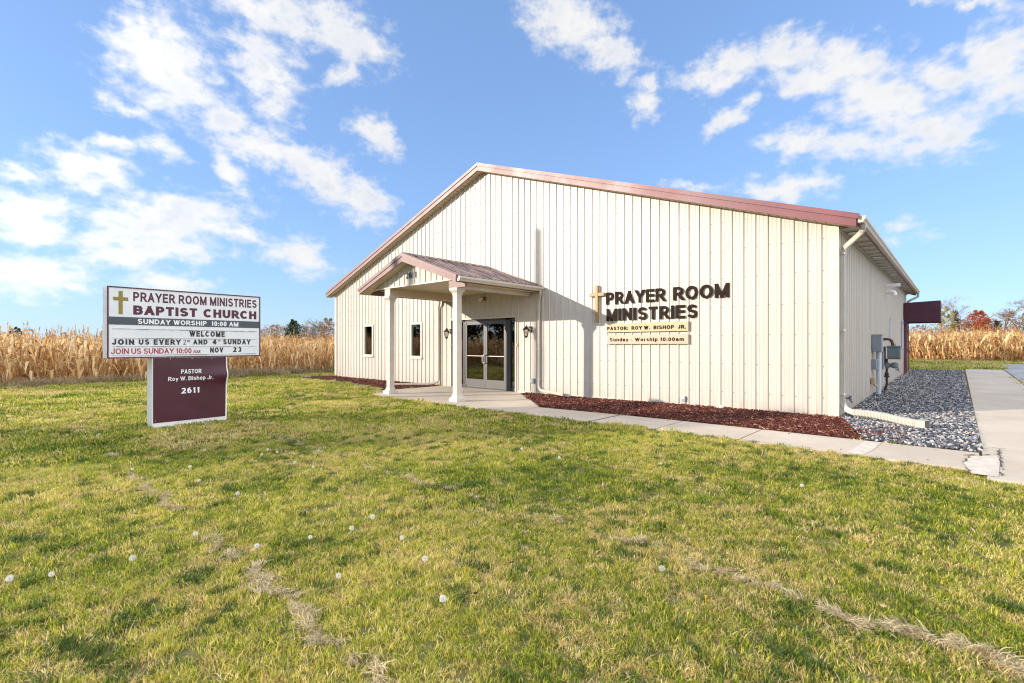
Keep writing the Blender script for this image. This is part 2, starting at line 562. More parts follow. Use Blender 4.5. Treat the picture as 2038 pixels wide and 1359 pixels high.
def mat_maroon(b, pos, p, out):
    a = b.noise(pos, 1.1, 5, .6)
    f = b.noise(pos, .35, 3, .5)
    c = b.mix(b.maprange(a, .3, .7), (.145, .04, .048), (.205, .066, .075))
    # sun glare painted as a paler tone, left of and around the ridge
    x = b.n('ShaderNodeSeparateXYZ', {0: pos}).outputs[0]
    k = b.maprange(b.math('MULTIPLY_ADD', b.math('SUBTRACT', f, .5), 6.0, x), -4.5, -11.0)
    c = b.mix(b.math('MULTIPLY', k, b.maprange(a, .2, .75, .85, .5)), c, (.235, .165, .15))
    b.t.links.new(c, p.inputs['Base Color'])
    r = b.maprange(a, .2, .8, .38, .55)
    b.t.links.new(r, p.inputs['Roughness'])


def mat_concrete(b, pos, p, out):
    big = b.noise(pos, .7, 4, .55)
    mid = b.noise(pos, 6, 5, .6)
    fin = b.noise(pos, 130, 3, .6)
    c = b.mix(b.maprange(big, .3, .7), (.455, .38, .295), (.565, .48, .38))
    c = b.mix(b.math('MULTIPLY', b.maprange(mid, .5, .75), .35), c, (.40, .355, .30))
    c = b.mix(b.math('MULTIPLY', b.maprange(fin, .55, .75), .35), c, (.34, .31, .27))
    b.t.links.new(c, p.inputs['Base Color'])
    # broom finish
    w = b.n('ShaderNodeTexWave', {'Vector': pos, 'Scale': 28.0, 'Distortion': 3.0, 'Detail': 3.0}, bands_direction='Y').outputs[1]
    h = b.math('ADD', b.math('MULTIPLY', w, .25), fin)
    bp = b.n('ShaderNodeBump', {'Height': h, 'Strength': .25, 'Distance': .006})
    b.t.links.new(bp.outputs[0], p.inputs['Normal'])


def mat_thatch(b, pos, p, out):
    st = b.n('ShaderNodeVectorMath', {0: pos, 1: (.35, 1.6, 1.0)}, operation='MULTIPLY').outputs[0]
    a = b.noise(st, 90, 4, .7, 1.2)
    c = b.ramp(a, [(.3, (.16, .12, .08)), (.45, (.46, .37, .25)), (.6, (.72, .62, .46)), (.8, (.88, .80, .64))])
    b.t.links.new(c, p.inputs['Base Color'])
    bp = b.n('ShaderNodeBump', {'Height': a, 'Strength': 1.0, 'Distance': .02})
    b.t.links.new(bp.outputs[0], p.inputs['Normal'])


def mat_ground(b, pos, p, out):
    n1 = b.noise(pos, .5, 4, .6)
    n2 = b.noise(pos, 5.5, 5, .65)
    n3 = b.noise(pos, 60, 3, .6)
    c = b.mix(b.maprange(n1, .35, .65), (.10, .11, .028), (.19, .17, .06))
    c = b.mix(b.math('MULTIPLY', b.maprange(n2, .45, .7), .7), c, (.27, .22, .11))
    n4 = b.noise(pos, 210, 3, .7)
    c = b.mix(b.math('MULTIPLY', b.maprange(n4, .45, .7), .55), c, (.42, .34, .17))
    c = b.mix(b.math('MULTIPLY', b.maprange(n3, .5, .75), .6), c, (.07, .075, .02))
    # bare brown earth under the corn
    sx, sy, sz = b.n('ShaderNodeSeparateXYZ', {0: pos}).outputs
    wob = b.math('MULTIPLY', b.math('SUBTRACT', n1, .5), 1.2)
    left = b.maprange(b.math('ADD', sx, wob), -22.9, -23.7)
    back = b.maprange(b.math('ADD', sy, wob), 43.9, 44.6)
    soil = b.mix(n2, (.16, .10, .055), (.30, .21, .12))
    c = b.mix(b.math('MAXIMUM', left, back), c, soil)
    b.t.links.new(c, p.inputs['Base Color'])
    bp = b.n('ShaderNodeBump', {'Height': b.math('ADD', n2, b.math('MULTIPLY', n3, .5)), 'Strength': .8, 'Distance': .04})
    b.t.links.new(bp.outputs[0], p.inputs['Normal'])


def leafy(name, stops, trans=.35, rough=.7, wscale=0.0, per=.5, spec=.15):
    """thin two-sided leaf: colour from a per-plant random value (and a slow drift over the ground)"""
    m = bpy.data.materials.new(name)
    m.use_nodes = True
    b = NT(m.node_tree)
    rnd = b.n('ShaderNodeObjectInfo').outputs['Random']
    fr = b.n('ShaderNodeAttribute', attribute_name='shade', attribute_type='GEOMETRY').outputs['Fac']
    f = b.math('ADD', b.math('MULTIPLY', rnd, 1 - per), b.math('MULTIPLY', fr, per))
    if wscale:
        pos = b.n('ShaderNodeNewGeometry').outputs['Position']
        w = b.noise(pos, wscale, 4, .6)
        w2 = b.noise(pos, wscale * 4.5, 4, .6)
        f = b.math('MULTIPLY_ADD', b.math('SUBTRACT', w, .5), 1.5, f)
        f = b.math('MULTIPLY_ADD', b.math('SUBTRACT', w2, .5), .8, f)
    c = b.ramp(f, stops)
    d = b.n('ShaderNodeBsdfPrincipled', {'Base Color': c, 'Roughness': rough, 'Specular IOR Level': spec})
    t = b.n('ShaderNodeBsdfTranslucent', {'Color': c})
    mx = b.n('ShaderNodeMixShader', {0: trans, 1: d.outputs[0], 2: t.outputs[0]})
    b.n('ShaderNodeOutputMaterial', {0: mx.outputs[0]})
    MATS[name] = m
    return m


def mat_glass(name, tint, gloss_ior=1.55, dark=.55):
    m = bpy.data.materials.new(name)
    m.use_nodes = True
    b = NT(m.node_tree)
    fr = b.n('ShaderNodeFresnel', {'IOR': gloss_ior})
    k = b.math('MULTIPLY_ADD', fr.outputs[0], 1.6, .03, clamp=True)
    t = b.n('ShaderNodeBsdfTransparent', {'Color': tint})
    pos = b.n('ShaderNodeNewGeometry').outputs['Position']
    bp = b.n('ShaderNodeBump', {'Height': b.noise(pos, 1.6, 2), 'Strength': .05, 'Distance': .02})
    g = b.n('ShaderNodeBsdfGlossy', {'Color': (.95, .95, .95), 'Roughness': .01, 'Normal': bp.outputs[0]})
    mx = b.n('ShaderNodeMixShader', {0: k, 1: t.outputs[0], 2: g.outputs[0]})
    b.n('ShaderNodeOutputMaterial', {0: mx.outputs[0]})
    MATS[name] = m
    return m


M_SIDING = material('ivory_siding', (.7, .65, .57), .42, build=mat_siding)
M_TRIM = material('ivory_trim', (.55, .495, .425), .42, var=.06)
M_SOFFIT = material('tan_soffit', (.56, .45, .31), .5, var=.08, vscale=2)
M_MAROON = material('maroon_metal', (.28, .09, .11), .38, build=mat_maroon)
M_GUTTER = material('gutter_paint', (.48, .435, .365), .35, var=.06)
M_SCREW = material('screw_head', (.16, .14, .12), .5, metal=.6)
M_CONC = material('concrete', (.5, .46, .4), .85, build=mat_concrete)
M_PATCH = material('patch_concrete', (.58, .51, .425), .9, var=.12, vscale=9, bump=.3, bscale=80)
M_CRACK = material('crack_fill', (.09, .065, .04), .95, var=.4, vscale=20)
M_JOINT = material('joint_fill', (.17, .145, .11), .9, var=.25, vscale=12)  # dark strips filling the joints of the front walk
M_GROUND = material('lawn_ground', (.2, .2, .08), .95, spec=.1, build=mat_ground)
M_ALU = material('brushed_aluminium', (.62, .61, .60), .33, metal=.85)
M_DOORALU = material('clear_anodised', (.09, .088, .086), .42, metal=.3, var=.06)
M_DKALU = material('dark_bronze', (.045, .045, .05), .4, metal=.3)
M_BLACK = material('black_iron', (.018, .018, .02), .45)
M_GOLD = material('gold_wood', (.33, .205, .065), .5, var=.12, vscale=14)
M_LETTER = material('dark_letter', (.024, .015, .011), .75, var=.2, vscale=9, spec=.08)
M_CREAM = material('cream_board', (.44, .335, .18), .5, var=.05)
M_PEACH = material('peach_board', (.45, .325, .225), .5, var=.05)
M_INK = material('brown_ink', (.018, .010, .007), .8, spec=.1)
M_SIGNW = material('sign_white', (.70, .71, .73), .35, var=.03)
M_SIGNEDGE = material('sign_white_metal', (.82, .81, .78), .35, var=.04)
M_SIGNM = material('sign_maroon', (.058, .007, .018), .38, var=.12, vscale=3)
M_SIGNINK = material('sign_maroon_ink', (.075, .012, .03), .5)
M_SIGNGOLD = material('sign_gold', (.25, .19, .035), .5, var=.1, vscale=12)
M_BAND = material('sign_slate', (.055, .07, .085), .4)
M_RED = material('sign_red', (.36, .035, .05), .5)
M_WHITE = material('white_vinyl', (.80, .80, .80), .4)
M_RAIL = material('sign_rail', (.52, .53, .54), .4, var=.2, vscale=6)
M_DIRT = material('dark_grime', (.12, .12, .12), .8)
M_GREYBOX = material('grey_enclosure', (.22, .245, .27), .5, var=.1)
M_PVC = material('grey_conduit', (.50, .54, .60), .4)
M_GAS = material('gas_meter_paint', (.13, .16, .17), .5, var=.12)
M_RUST = material('rusty_pipe', (.10, .035, .022), .7, var=.3, vscale=15)
M_AWN = material('maroon_fabric', (.075, .022, .04), .8, var=.1, vscale=5, bump=.2, bscale=200)
M_INTER = material('dark_interior', (.05, .045, .04), .9)
M_CURTAIN = material('pale_curtain', (.62, .60, .56), .9, var=.06)
M_LAMPGLASS = mat_glass('lantern_glass', (.95, .93, .88))
M_GLASS = mat_glass('window_glass', (.42, .42, .42), 1.6)
M_BULB = material('frosted_bulb', (.85, .72, .52), .3)
M_BRONZE = material('bronze_fixture', (.20, .11, .05), .4, metal=.4)
M_ASPHALT = material('weathered_asphalt', (.33, .325, .32), .95, var=.3, vscale=1.5, bump=.5, bscale=60)
M_WOODPOLE = material('pole_wood', (.16, .11, .07), .9, var=.3, vscale=6)
M_BARK = material('bark', (.16, .125, .10), .95, var=.3, vscale=4)
M_PALEBARK = material('pale_bark', (.34, .29, .25), .95, var=.2, vscale=4)

# ------------------------------------------------------------------ the ground
D = 10.726                 # front wall plane
XL, XR = -20.307, -1.646   # left and right ends of the front wall
YB = 26.62                 # back wall plane
XM = (XL + XR) / 2


def build_ground():
    def axis(lo, hi, step, far):
        a = list(np.arange(lo, hi + 1e-6, step))
        s, g = step, 1.5
        left, right = lo, hi
        L, Rr = [], []
        while right < far:
            s *= g
            right += s
            left -= s
            L.append(left)
            Rr.append(right)
        return L[::-1] + a + Rr
    xs = axis(-30, 12, .5, 4500)
    ys = axis(-4, 50, .5, 4500)
    vs, fs = [], []
    for y in ys:
        for x in xs:
            z = gz(x, y)
            if -30 < x < 12 and -4 < y < 50:
                z += .018 * noise.noise((x * .9, y * .9, 0)) - .004
            vs.append((x, y, z - .012))
    n = len(xs)
    for j in range(len(ys) - 1):
        for i in range(n - 1):
            fs.append((j * n + i, j * n + i + 1, (j + 1) * n + i + 1, (j + 1) * n + i))
    tag(mesh_obj('ground', vs, fs, M_GROUND, smooth=True), kind='structure')


build_ground()


def slab(mb, poly, th=.10, lift=.03, zf=None):
    """paving slab over a polygon (list of x, y), cut fine enough to follow the ground, with rounded-off edge"""
    zf = zf or (lambda x, y: gz(x, y))
    top = [(x, y, zf(x, y) + lift) for x, y in poly]
    bot = [(x, y, zf(x, y) + lift - th) for x, y in poly]
    n = len(poly)
    mb.add(top + bot, [tuple(range(n))] + [(i, n + i, n + (i + 1) % n, (i + 1) % n) for i in range(n)])


def rough_line(x0, y0, x1, y1, n, amp, seed):
    r = random.Random(seed)
    return [(x0 + (x1 - x0) * i / n + r.uniform(-amp, amp), y0 + (y1 - y0) * i / n + r.uniform(-amp, amp)) for i in range(n + 1)]


WALK_Y0, WALK_Y1 = 7.24, 8.40
# landing in front of the doors, the front walk of separate bays, the side walk along the stones
mb = MB()
LANDING = [(-12.0, 7.42), (-6.84, 7.40), (-6.84, 8.44), (-9.17, 10.45), (-9.17, D + .05), (-12.95, D + .05), (-12.95, 8.25)]
slab(mb, LANDING, lift=.007)
tag(mb.build('landing', M_CONC), kind='structure')
mb = MB()
xs = [-6.825, -4.80, -3.58, -2.30, -0.915, 0.20]
for a, b_ in zip(xs[:-1], xs[1:]):
    slab(mb, [(a + .012, WALK_Y0 + (.14 if a < -6 else .06 if a < -3 else .0)), (b_ - .012, WALK_Y0 + (.06 if a < -3 else 0)), (b_ - .012, WALK_Y1), (a + .012, WALK_Y1)], lift=.008)
mb.mi = 1
for a in xs[1:-1]:
    mb.box(a - .012, a + .012, WALK_Y0 + .02, WALK_Y1, -.09, .0055)
tag(mb.build('front_walk', [M_CONC, M_JOINT]), kind='structure')
mb = MB()
yy = [6.85, 9.1, 12.3, 15.4, 18.5, 21.6, 24.6, 27.6, 30.2]
for a, b_ in zip(yy[:-1], yy[1:]):
    x0 = .235 - .005 * (a - 9)
    slab(mb, [(.235 if a > 7 else .22, a + .006), (1.46, a + .006), (1.46, b_ - .006), (.235 if a > 7 else .22, b_ - .006)], lift=.010)
tag(mb.build('side_walk', M_CONC), kind='structure')
# rough mortar patches and crumbled cracks where the walks meet
mb = MB()
pts = [(-1.02, WALK_Y0 + .02), (-.86, WALK_Y0 + .01), (-.80, 7.7), (-.78, WALK_Y1 - .03), (-.96, WALK_Y1 - .03), (-.99, 7.8)]
mb.add([(x, y, .0125) for x, y in pts], [tuple(range(6))])
pts = [(.10, 6.98), (.30, 6.96), (.33, 7.5), (.36, 8.0), (.34, 8.3), (.12, 8.05), (.04, 7.6)]
mb.add([(x, y, .0145) for x, y in pts], [tuple(range(7))])
tag(mb.build('path_patch', M_PATCH), kind='structure')
mb = MB()
for (x0, y0, x1, y1, n, s) in [(.33, 6.95, .38, 8.9, 22, 3), (.05, 8.05, .36, 8.42, 8, 5), (.22, 8.95, .42, 8.86, 6, 9), (.04, 7.6, .12, 8.05, 6, 11), (.10, 6.98, .04, 7.6, 6, 13)]:
    L = rough_line(x0, y0, x1, y1, n, .018, s)
    r = random.Random(s)
    for (a, b_) in zip(L[:-1], L[1:]):
        if r.random() < .3:
            continue
        dx, dy = b_[0] - a[0], b_[1] - a[1]
        l = math.hypot(dx, dy) or 1
        w = r.uniform(.004, .016)
        nx, ny = -dy / l * w, dx / l * w
        mb.add([(a[0] - nx, a[1] - ny, .0180), (b_[0] - nx * .5, b_[1] - ny * .5, .0180), (b_[0] + nx * .5, b_[1] + ny * .5, .0180), (a[0] + nx, a[1] + ny, .0180)], [(0, 1, 2, 3)])
tag(mb.build('pavement_crack', M_CRACK), kind='structure')
# worn parking lot beyond the side walk
LOT = [(1.52, 15.0), (1.50, 30.5), (1.75, 36.5), (1.6, 38.8), (4.0, 39.5), (14, 39.2), (30, 38.5), (30, 15.0)]
mb = MB()
for i in range(57):
    for j in range(49):
        x, y = 1.5 + .5 * i, 15 + .5 * j
        if inpoly(x + .25, y + .25, LOT):
            mb.add([(a_, b_, gz(a_, b_) + .007) for a_, b_ in ((x, y), (x + .5, y), (x + .5, y + .5), (x, y + .5))], [(0, 1, 2, 3)])
tag(mb.build('parking_lot', M_ASPHALT), kind='structure')


# ------------------------------------------------------------------ the church building
RIB = 0.2308
RIB0 = -6.528


def ribbed(mb, u_min, u_max, zb, ztop, place, openings=(), rib0=RIB0, pitch=RIB, amp=.022, minor=.0032):
    """ribbed steel sheet; place(u, out, z) -> point; openings (u0, u1, z0, z1)"""
    prof = []
    k0 = int(math.floor((u_min - rib0) / pitch)) - 1
    k1 = int(math.ceil((u_max - rib0) / pitch)) + 1
    for k in range(k0, k1 + 1):
        c = rib0 + k * pitch
        prof += [(c - .026, 0), (c - .013, amp), (c + .013, amp), (c + .026, 0)]
        if minor:
            for f in (1 / 3, 2 / 3):
                m_ = c + pitch * f
                prof += [(m_ - .014, 0), (m_ - .006, minor), (m_ + .006, minor), (m_ + .014, 0)]
    prof.sort()
    us = np.array([p[0] for p in prof])
    ds = np.array([p[1] for p in prof])
    cuts = {u_min, u_max}
    for o in openings:
        cuts |= {o[0], o[1]}
    if callable(ztop) and hasattr(ztop, 'kink'):
        cuts.add(ztop.kink)
    allu = sorted({float(u) for u in us if u_min < u < u_max} | cuts)
    f = lambda u: float(np.interp(u, us, ds))
    zt = ztop if callable(ztop) else (lambda u: ztop)
    for a, b_ in zip(allu[:-1], allu[1:]):
        if b_ - a < 1e-6:
            continue
        mid = (a + b_) / 2
        spans = [(zb, None)]
        for (o0, o1, z0, z1) in openings:
            if o0 - 1e-6 < mid < o1 + 1e-6:
                spans = [(zb, z0), (z1, None)]
                if z0 <= zb:
                    spans = [(z1, None)]
        for lo, hi in spans:
            ha, hb = (zt(a), zt(b_)) if hi is None else (hi, hi)
            mb.quad(place(a, f(a), lo), place(b_, f(b_), lo), place(b_, f(b_), hb), place(a, f(a), ha))


church = empty('church_building', (XM, (D + YB) / 2, 0), 'long ivory metal-sided church building with low maroon gable roof', 'church')
EAVE = 3.545
RIDGE = 6.735
SLOPE = (RIDGE - EAVE) / (XM - XL)


def gable(u):
    return RIDGE - abs(u - XM) * SLOPE


gable.kink = XM
W1 = (-17.93, -17.27, .905, 2.135)
W2 = (-14.75, -14.11, .895, 2.13)
DOOR = (-12.50, -9.63, -.10, 2.155)
mb = MB()
ribbed(mb, XL + .10, XR - .12, -.10, gable, lambda u, d_, z: (u, D - d_, z), [W1, W2, DOOR])
mb.mi = 1
r = random.Random(3)
for z in (.35, .95, 1.55, 2.15, 2.75, 3.35, 3.95, 4.6, 5.2, 5.8, 6.3):
    k = int((XL - RIB0) / RIB)
    while True:
        u = RIB0 + k * RIB + .045
        k += 1
        if u > XR - .05:
            break
        if u < XL + .05 or z > gable(u) - .12:
            continue
        if any(o[0] - .05 < u < o[1] + .05 and o[2] - .05 < z < o[3] + .05 for o in (W1, W2, DOOR)):
            continue
        zz = z + r.uniform(-.006, .006)
        mb.box(u - .007, u + .007, D - .008, D - .0005, zz - .007, zz + .007)
mb.build('front_wall', [M_SIDING, M_SCREW], church)
mb = MB()
ribbed(mb, D, YB, -.10, EAVE, lambda u, d_, z: (XR + d_, u, z), rib0=D + .14)
mb.mi = 1
for z in (.55, 1.25, 1.95, 2.65, 3.2):
    u = D + .14 + .045
    while u < YB - .1:
        mb.box(XR + .0005, XR + .009, u - .009, u + .009, z - .009, z + .009)
        u += RIB
mb.build('side_wall', [M_SIDING, M_SCREW], church)
mb = MB()
ribbed(mb, D, YB, -.10, EAVE, lambda u, d_, z: (XL - d_, u, z), rib0=D + .14)
mb.build('side_wall', M_SIDING, church)
mb = MB()
ribbed(mb, XL, XR, -.10, gable, lambda u, d_, z: (u, YB + d_, z))
mb.build('back_wall', M_SIDING, church)
# dark inside: floor, ceiling and a partition well behind the doors
mb = MB()
mb.box(XL + .1, XR - .1, D + .25, YB - .2, -.06, -.03)
mb.box(XL + .1, XR - .1, D + .25, YB - .2, 2.75, 2.80)
mb.box(XL + .1, XR - .1, D + 5.0, D + 5.1, -.03, 2.75)
mb.build('interior', M_INTER, church)
# corner trim angles
for x, s in ((XR, 1), (XL, -1)):
    mb = MB()
    x0, x1 = (x - .135, x + .026) if s > 0 else (x - .026, x + .12)
    mb.box(x0, x1, D - .030, D - .003, -.09, EAVE + .01)
    mb.box(*((x + .003, x + .027) if s > 0 else (x - .027, x - .003)), D - .003, D + .10, -.09, EAVE)
    mb.build('corner_trim', M_TRIM, church)
# base trim under the panels
mb = MB()
mb.box(XL, DOOR[0] - .12, D - .030, D - .004, -.10, -.035)
mb.box(DOOR[1] + .10, XR - .12, D - .030, D - .004, -.10, .012)
mb.build('base_trim', M_TRIM, church)

# roof: ribbed sheets on both slopes with overhangs
YR0, YR1 = 10.455, YB + .28      # rake ends
XE_R, XE_L = -1.315, -20.63      # eave ends
RT = .205                        # roof thickness at the rake


def roofz(x):
    return RIDGE + RT - abs(x - XM) * SLOPE


mb = MB()
for xe in (XE_R, XE_L):
    nx = SLOPE / math.hypot(1, SLOPE) * (1 if xe > XM else -1)
    nz = 1 / math.hypot(1, SLOPE)
    prof_f = []
    u = YR0 + .03
    us_, ds_ = [], []
    while u < YR1:
        us_ += [u, u + .09, u + .10, u + .12, u + .13]
        ds_ += [0, 0, .02, .02, 0]
        u += RIB
    us_.append(YR1)
    ds_.append(0)
    for a, b_, da, db in zip(us_[:-1], us_[1:], ds_[:-1], ds_[1:]):
        p = lambda x, y, dd: (x + nx * dd, y, roofz(x) + nz * dd)
        mb.quad(p(XM, a, da), p(xe, a, da), p(xe, b_, db), p(XM, b_, db))
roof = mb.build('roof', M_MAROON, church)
mb = MB()
for s, xe in ((1, XE_R), (-1, XE_L)):
    mb.prism([(XM, YR0 + .01, roofz(XM) + .05), (XM + s * .22, YR0 + .01, roofz(XM + s * .22) + .035), (XM + s * .22, YR0 + .01, roofz(XM + s * .22) + .025), (XM, YR0 + .01, roofz(XM) + .04)], (0, YR1 - YR0 - .02, 0))
mb.build('ridge_cap', M_MAROON, roof)
# rake trim: fascia below, proud lip above; front and back
for y0, s in ((YR0, -1), (YR1, 1)):
    for x_end in (XE_R, XE_L):
        zt = lambda x: roofz(x)
        sg = 1 if x_end > XM else -1
        mb = MB()
        a, b_ = XM, x_end + sg * (-.012 if sg > 0 else 0)
        low, split, top = -RT, -.072, .026
        mb.prism([(a, y0, zt(a) + low), (b_, y0, zt(b_) + low), (b_, y0, zt(b_) + split), (a, y0, zt(a) + split)], (0, -s * .05, 0))
        b2 = x_end + sg * .03
        mb.prism([(a, y0 + s * .022, zt(a) + split + .002), (b2, y0 + s * .022, zt(b2) + split + .002), (b2, y0 + s * .022, zt(b2) + top), (a, y0 + s * .022, zt(a) + top)], (0, -s * .12, 0))
        # bent hem along the lower edge
        mb.prism([(a, y0 + s * .006, zt(a) + low - .006), (b_, y0 + s * .006, zt(b_) + low - .006), (b_, y0 + s * .006, zt(b_) + low + .008), (a, y0 + s * .006, zt(a) + low + .008)], (0, -s * .03, 0))
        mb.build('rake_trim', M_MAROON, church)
# soffits under the rakes (front) and under the right eave
for x_end in (XE_R, XE_L):
    sg = 1 if x_end > XM else -1
    mb = MB()
    n = 60
    x0 = XM
    for i in range(n):
        a, b_ = x0 + (x_end - x0) * i / n, x0 + (x_end - x0) * (i + 1) / n
        a2 = a + (b_ - a) * .9
        mb.quad((a, YR0 + .045, roofz(a) - RT - .002), (a, D + .0, roofz(a) - RT - .002), (a2, D + .0, roofz(a2) - RT - .002), (a2, YR0 + .045, roofz(a2) - RT - .002))
        mb.quad((a2, YR0 + .045, roofz(a2) - RT + .004), (a2, D + .0, roofz(a2) - RT + .004), (b_, D + .0, roofz(b_) - RT + .004), (b_, YR0 + .045, roofz(b_) - RT + .004))
    mb.build('rake_soffit', M_SOFFIT, church)
M_SOFP = material('grey_soffit', (.50, .46, .40), .55, var=.07, vscale=2)
SOFZ = 3.50
mb = MB()
y = D + .06
i = 0
while y < YR1 - .05:
    w = .30
    z = SOFZ + (.009 if i % 2 else 0)
    mb.mi = i % 2
    mb.box(XR + .012, XE_R - .015, y, min(y + w, YR1 - .05), z, z + .012)
    y += w + .004
    i += 1
mb.mi = 0
mb.box(XR + .003, XR + .04, D + .03, YR1 - .05, SOFZ - .035, SOFZ - .002)
M_SOFV = material('vented_soffit', (.36, .32, .27), .6, var=.1, vscale=2)
mb.build('eave_soffit', [M_SOFP, M_SOFV], church)
for y in (11.35, 14.9, 19.0):     # recessed round soffit lights
    mb = MB()
    mb.lathe(((XR + XE_R) / 2, y, SOFZ - .012), [(.085, .010), (.085, .0), (.06, -.004), (.055, .008), (.0001, .010)], 18)
    mb.build('soffit_light', M_WHITE, church)
mb = MB()     # eave fascia and the boxed return at the front corner
mb.box(XE_R - .018, XE_R + .002, YR0 + .05, YR1 - .02, SOFZ - .02, roofz(XE_R) - .004)
mb.box(XR + .005, XE_R - .02, D - .004, D + .055, SOFZ - .012, SOFZ + .055)
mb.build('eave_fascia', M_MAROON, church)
mb = MB()
mb.box(XE_L - .002, XE_L + .018, YR0 + .05, YR1 - .02, SOFZ - .0, roofz(XE_L) - .004)
mb.box(XE_L + .02, XL - .005, D + .01, YR1 - .05, SOFZ + .02, SOFZ + .032)
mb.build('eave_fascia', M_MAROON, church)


def gutter_profile(s):
    # outline in (outward, up): hollow K shape
    o = [(0, .115), (0, 0), (.075, 0), (.092, .035), (.118, .062), (.118, .112), (.105, .112), (.105, .07), (.08, .042), (.066, .012), (.012, .012), (.012, .115)]
    return [(s * a, b_) for a, b_ in o]


def gutter(mb, x, y0, y1, z, s):
    pr = gutter_profile(s)
    n = len(pr)
    vs = [(x + a, y0, z + b_) for a, b_ in pr] + [(x + a, y1, z + b_) for a, b_ in pr]
    fs = [(i, (i + 1) % n, n + (i + 1) % n, n + i) for i in range(n)]
    mb.add(vs, fs)
    for y in (y0, y1):       # end caps
        cap = [(0, .115), (0, 0), (.075, 0), (.092, .035), (.118, .062), (.118, .112)]
        mb.prism([(x + s * a, y - .003, z + b_) for a, b_ in cap], (0, .006, 0))


mb = MB()
gutter(mb, XE_R + .006, YR0 + .03, YR1 - .03, SOFZ + .0, 1)
gut = mb.build('gutter', M_GUTTER, church)


def rect(w, h):
    # rounded rectangle for a downspout section
    c = .012
    return [(-w / 2 + c, -h / 2), (w / 2 - c, -h / 2), (w / 2, -h / 2 + c), (w / 2, h / 2 - c), (w / 2 - c, h / 2), (-w / 2 + c, h / 2), (-w / 2, h / 2 - c), (-w / 2, -h / 2 + c)]


def smooth_path(P, n=6):
    """Catmull-Rom through points"""
    P = [Vector(p) for p in P]
    out = []
    for i in range(len(P) - 1):
        p0, p1, p2, p3 = P[max(0, i - 1)], P[i], P[i + 1], P[min(len(P) - 1, i + 2)]
        for k in range(n):
            t = k / n
            out.append(.5 * ((2 * p1) + (p2 - p0) * t + (2 * p0 - 5 * p1 + 4 * p2 - p3) * t * t + (3 * p1 - p0 - 3 * p2 + p3) * t ** 3))
    out.append(P[-1])
    return out


UPY = Vector((0, 1, 0))
UPX = Vector((1, 0, 0))
GX = XE_R + .065
# front right corner downspout, out of the gutter, back to the wall and down
mb = MB()
yd = D + .11
top = smooth_path([(GX, YR0 + .22, SOFZ + .02), (GX, YR0 + .22, SOFZ - .05), (GX - .02, YR0 + .24, SOFZ - .10), (GX - .06, YR0 + .29, SOFZ - .15), (-1.52, yd - .04, SOFZ - .34), (-1.56, yd, SOFZ - .40), (-1.585, yd, SOFZ - .50), (-1.585, yd, SOFZ - .60)], 5)
mb.sweep(top + [Vector((-1.585, yd, 2.4)), Vector((-1.585, yd, .33))], rect(.085, .068), up=UPY)
for z in (3.02, 1.6, .42):
    mb.box(-1.645, -1.537, yd - .052, yd + .052, z, z + .03)
ds = mb.build('downspout', M_GUTTER, church)
mb = MB()
elbow = smooth_path([(-1.585, yd, .345), (-1.58, yd, .26), (-1.55, yd - .005, .19), (-1.49, yd - .02, .145), (-1.40, yd - .06, .115), (-1.36, yd - .08, .105)], 5)
mb.sweep(elbow, rect(.095, .078), up=UPY)
path, scl = [], []
P0, P1 = Vector((-1.40, yd - .06, .118)), Vector((-.48, 10.20, .088))
n = 110
for i in range(n + 1):
    t = i / n
    p = P0.lerp(P1, t) + Vector((0, .05 * math.sin(t * math.pi), .012 * math.sin(t * 5)))
    path.append(p)
    scl.append(1.0 + .10 * (1 if (i // 3) % 2 else -1))
mb.sweep(path, [(a * 1.55, b_ * 1.55) for a, b_ in rect(.085, .072)], scales=scl)
e0, e1 = P1, Vector((-.36, 10.15, .086))
w, h = .155, .125
dv = (e1 - e0).normalized()
sv = dv.cross(Vector((0, 0, 1))).normalized()
for a, b_, c, d_ in ((-w / 2, -w / 2 + .006, -h / 2, h / 2), (w / 2 - .006, w / 2, -h / 2, h / 2), (-w / 2, w / 2, -h / 2, -h / 2 + .006), (-w / 2, w / 2, h / 2 - .006, h / 2)):
    mb.prism([e0 + sv * a + Vector((0, 0, c)), e0 + sv * b_ + Vector((0, 0, c)), e0 + sv * b_ + Vector((0, 0, d_)), e0 + sv * a + Vector((0, 0, d_))], e1 - e0)
mb.build('drain_hose', M_GUTTER, ds)
# back right corner downspout
mb = MB()
yb = YR1 - .20
mb.sweep(smooth_path([(GX, yb, SOFZ + .02), (GX, yb, SOFZ - .07), (GX - .03, yb, SOFZ - .15), (-1.53, yb - .1, SOFZ - .30), (-1.585, YB + .0, SOFZ - .40), (-1.585, YB, SOFZ - .55)], 5) + [Vector((-1.585, YB, .33))], rect(.085, .068), up=UPY)
mb.build('downspout', M_GUTTER, church)


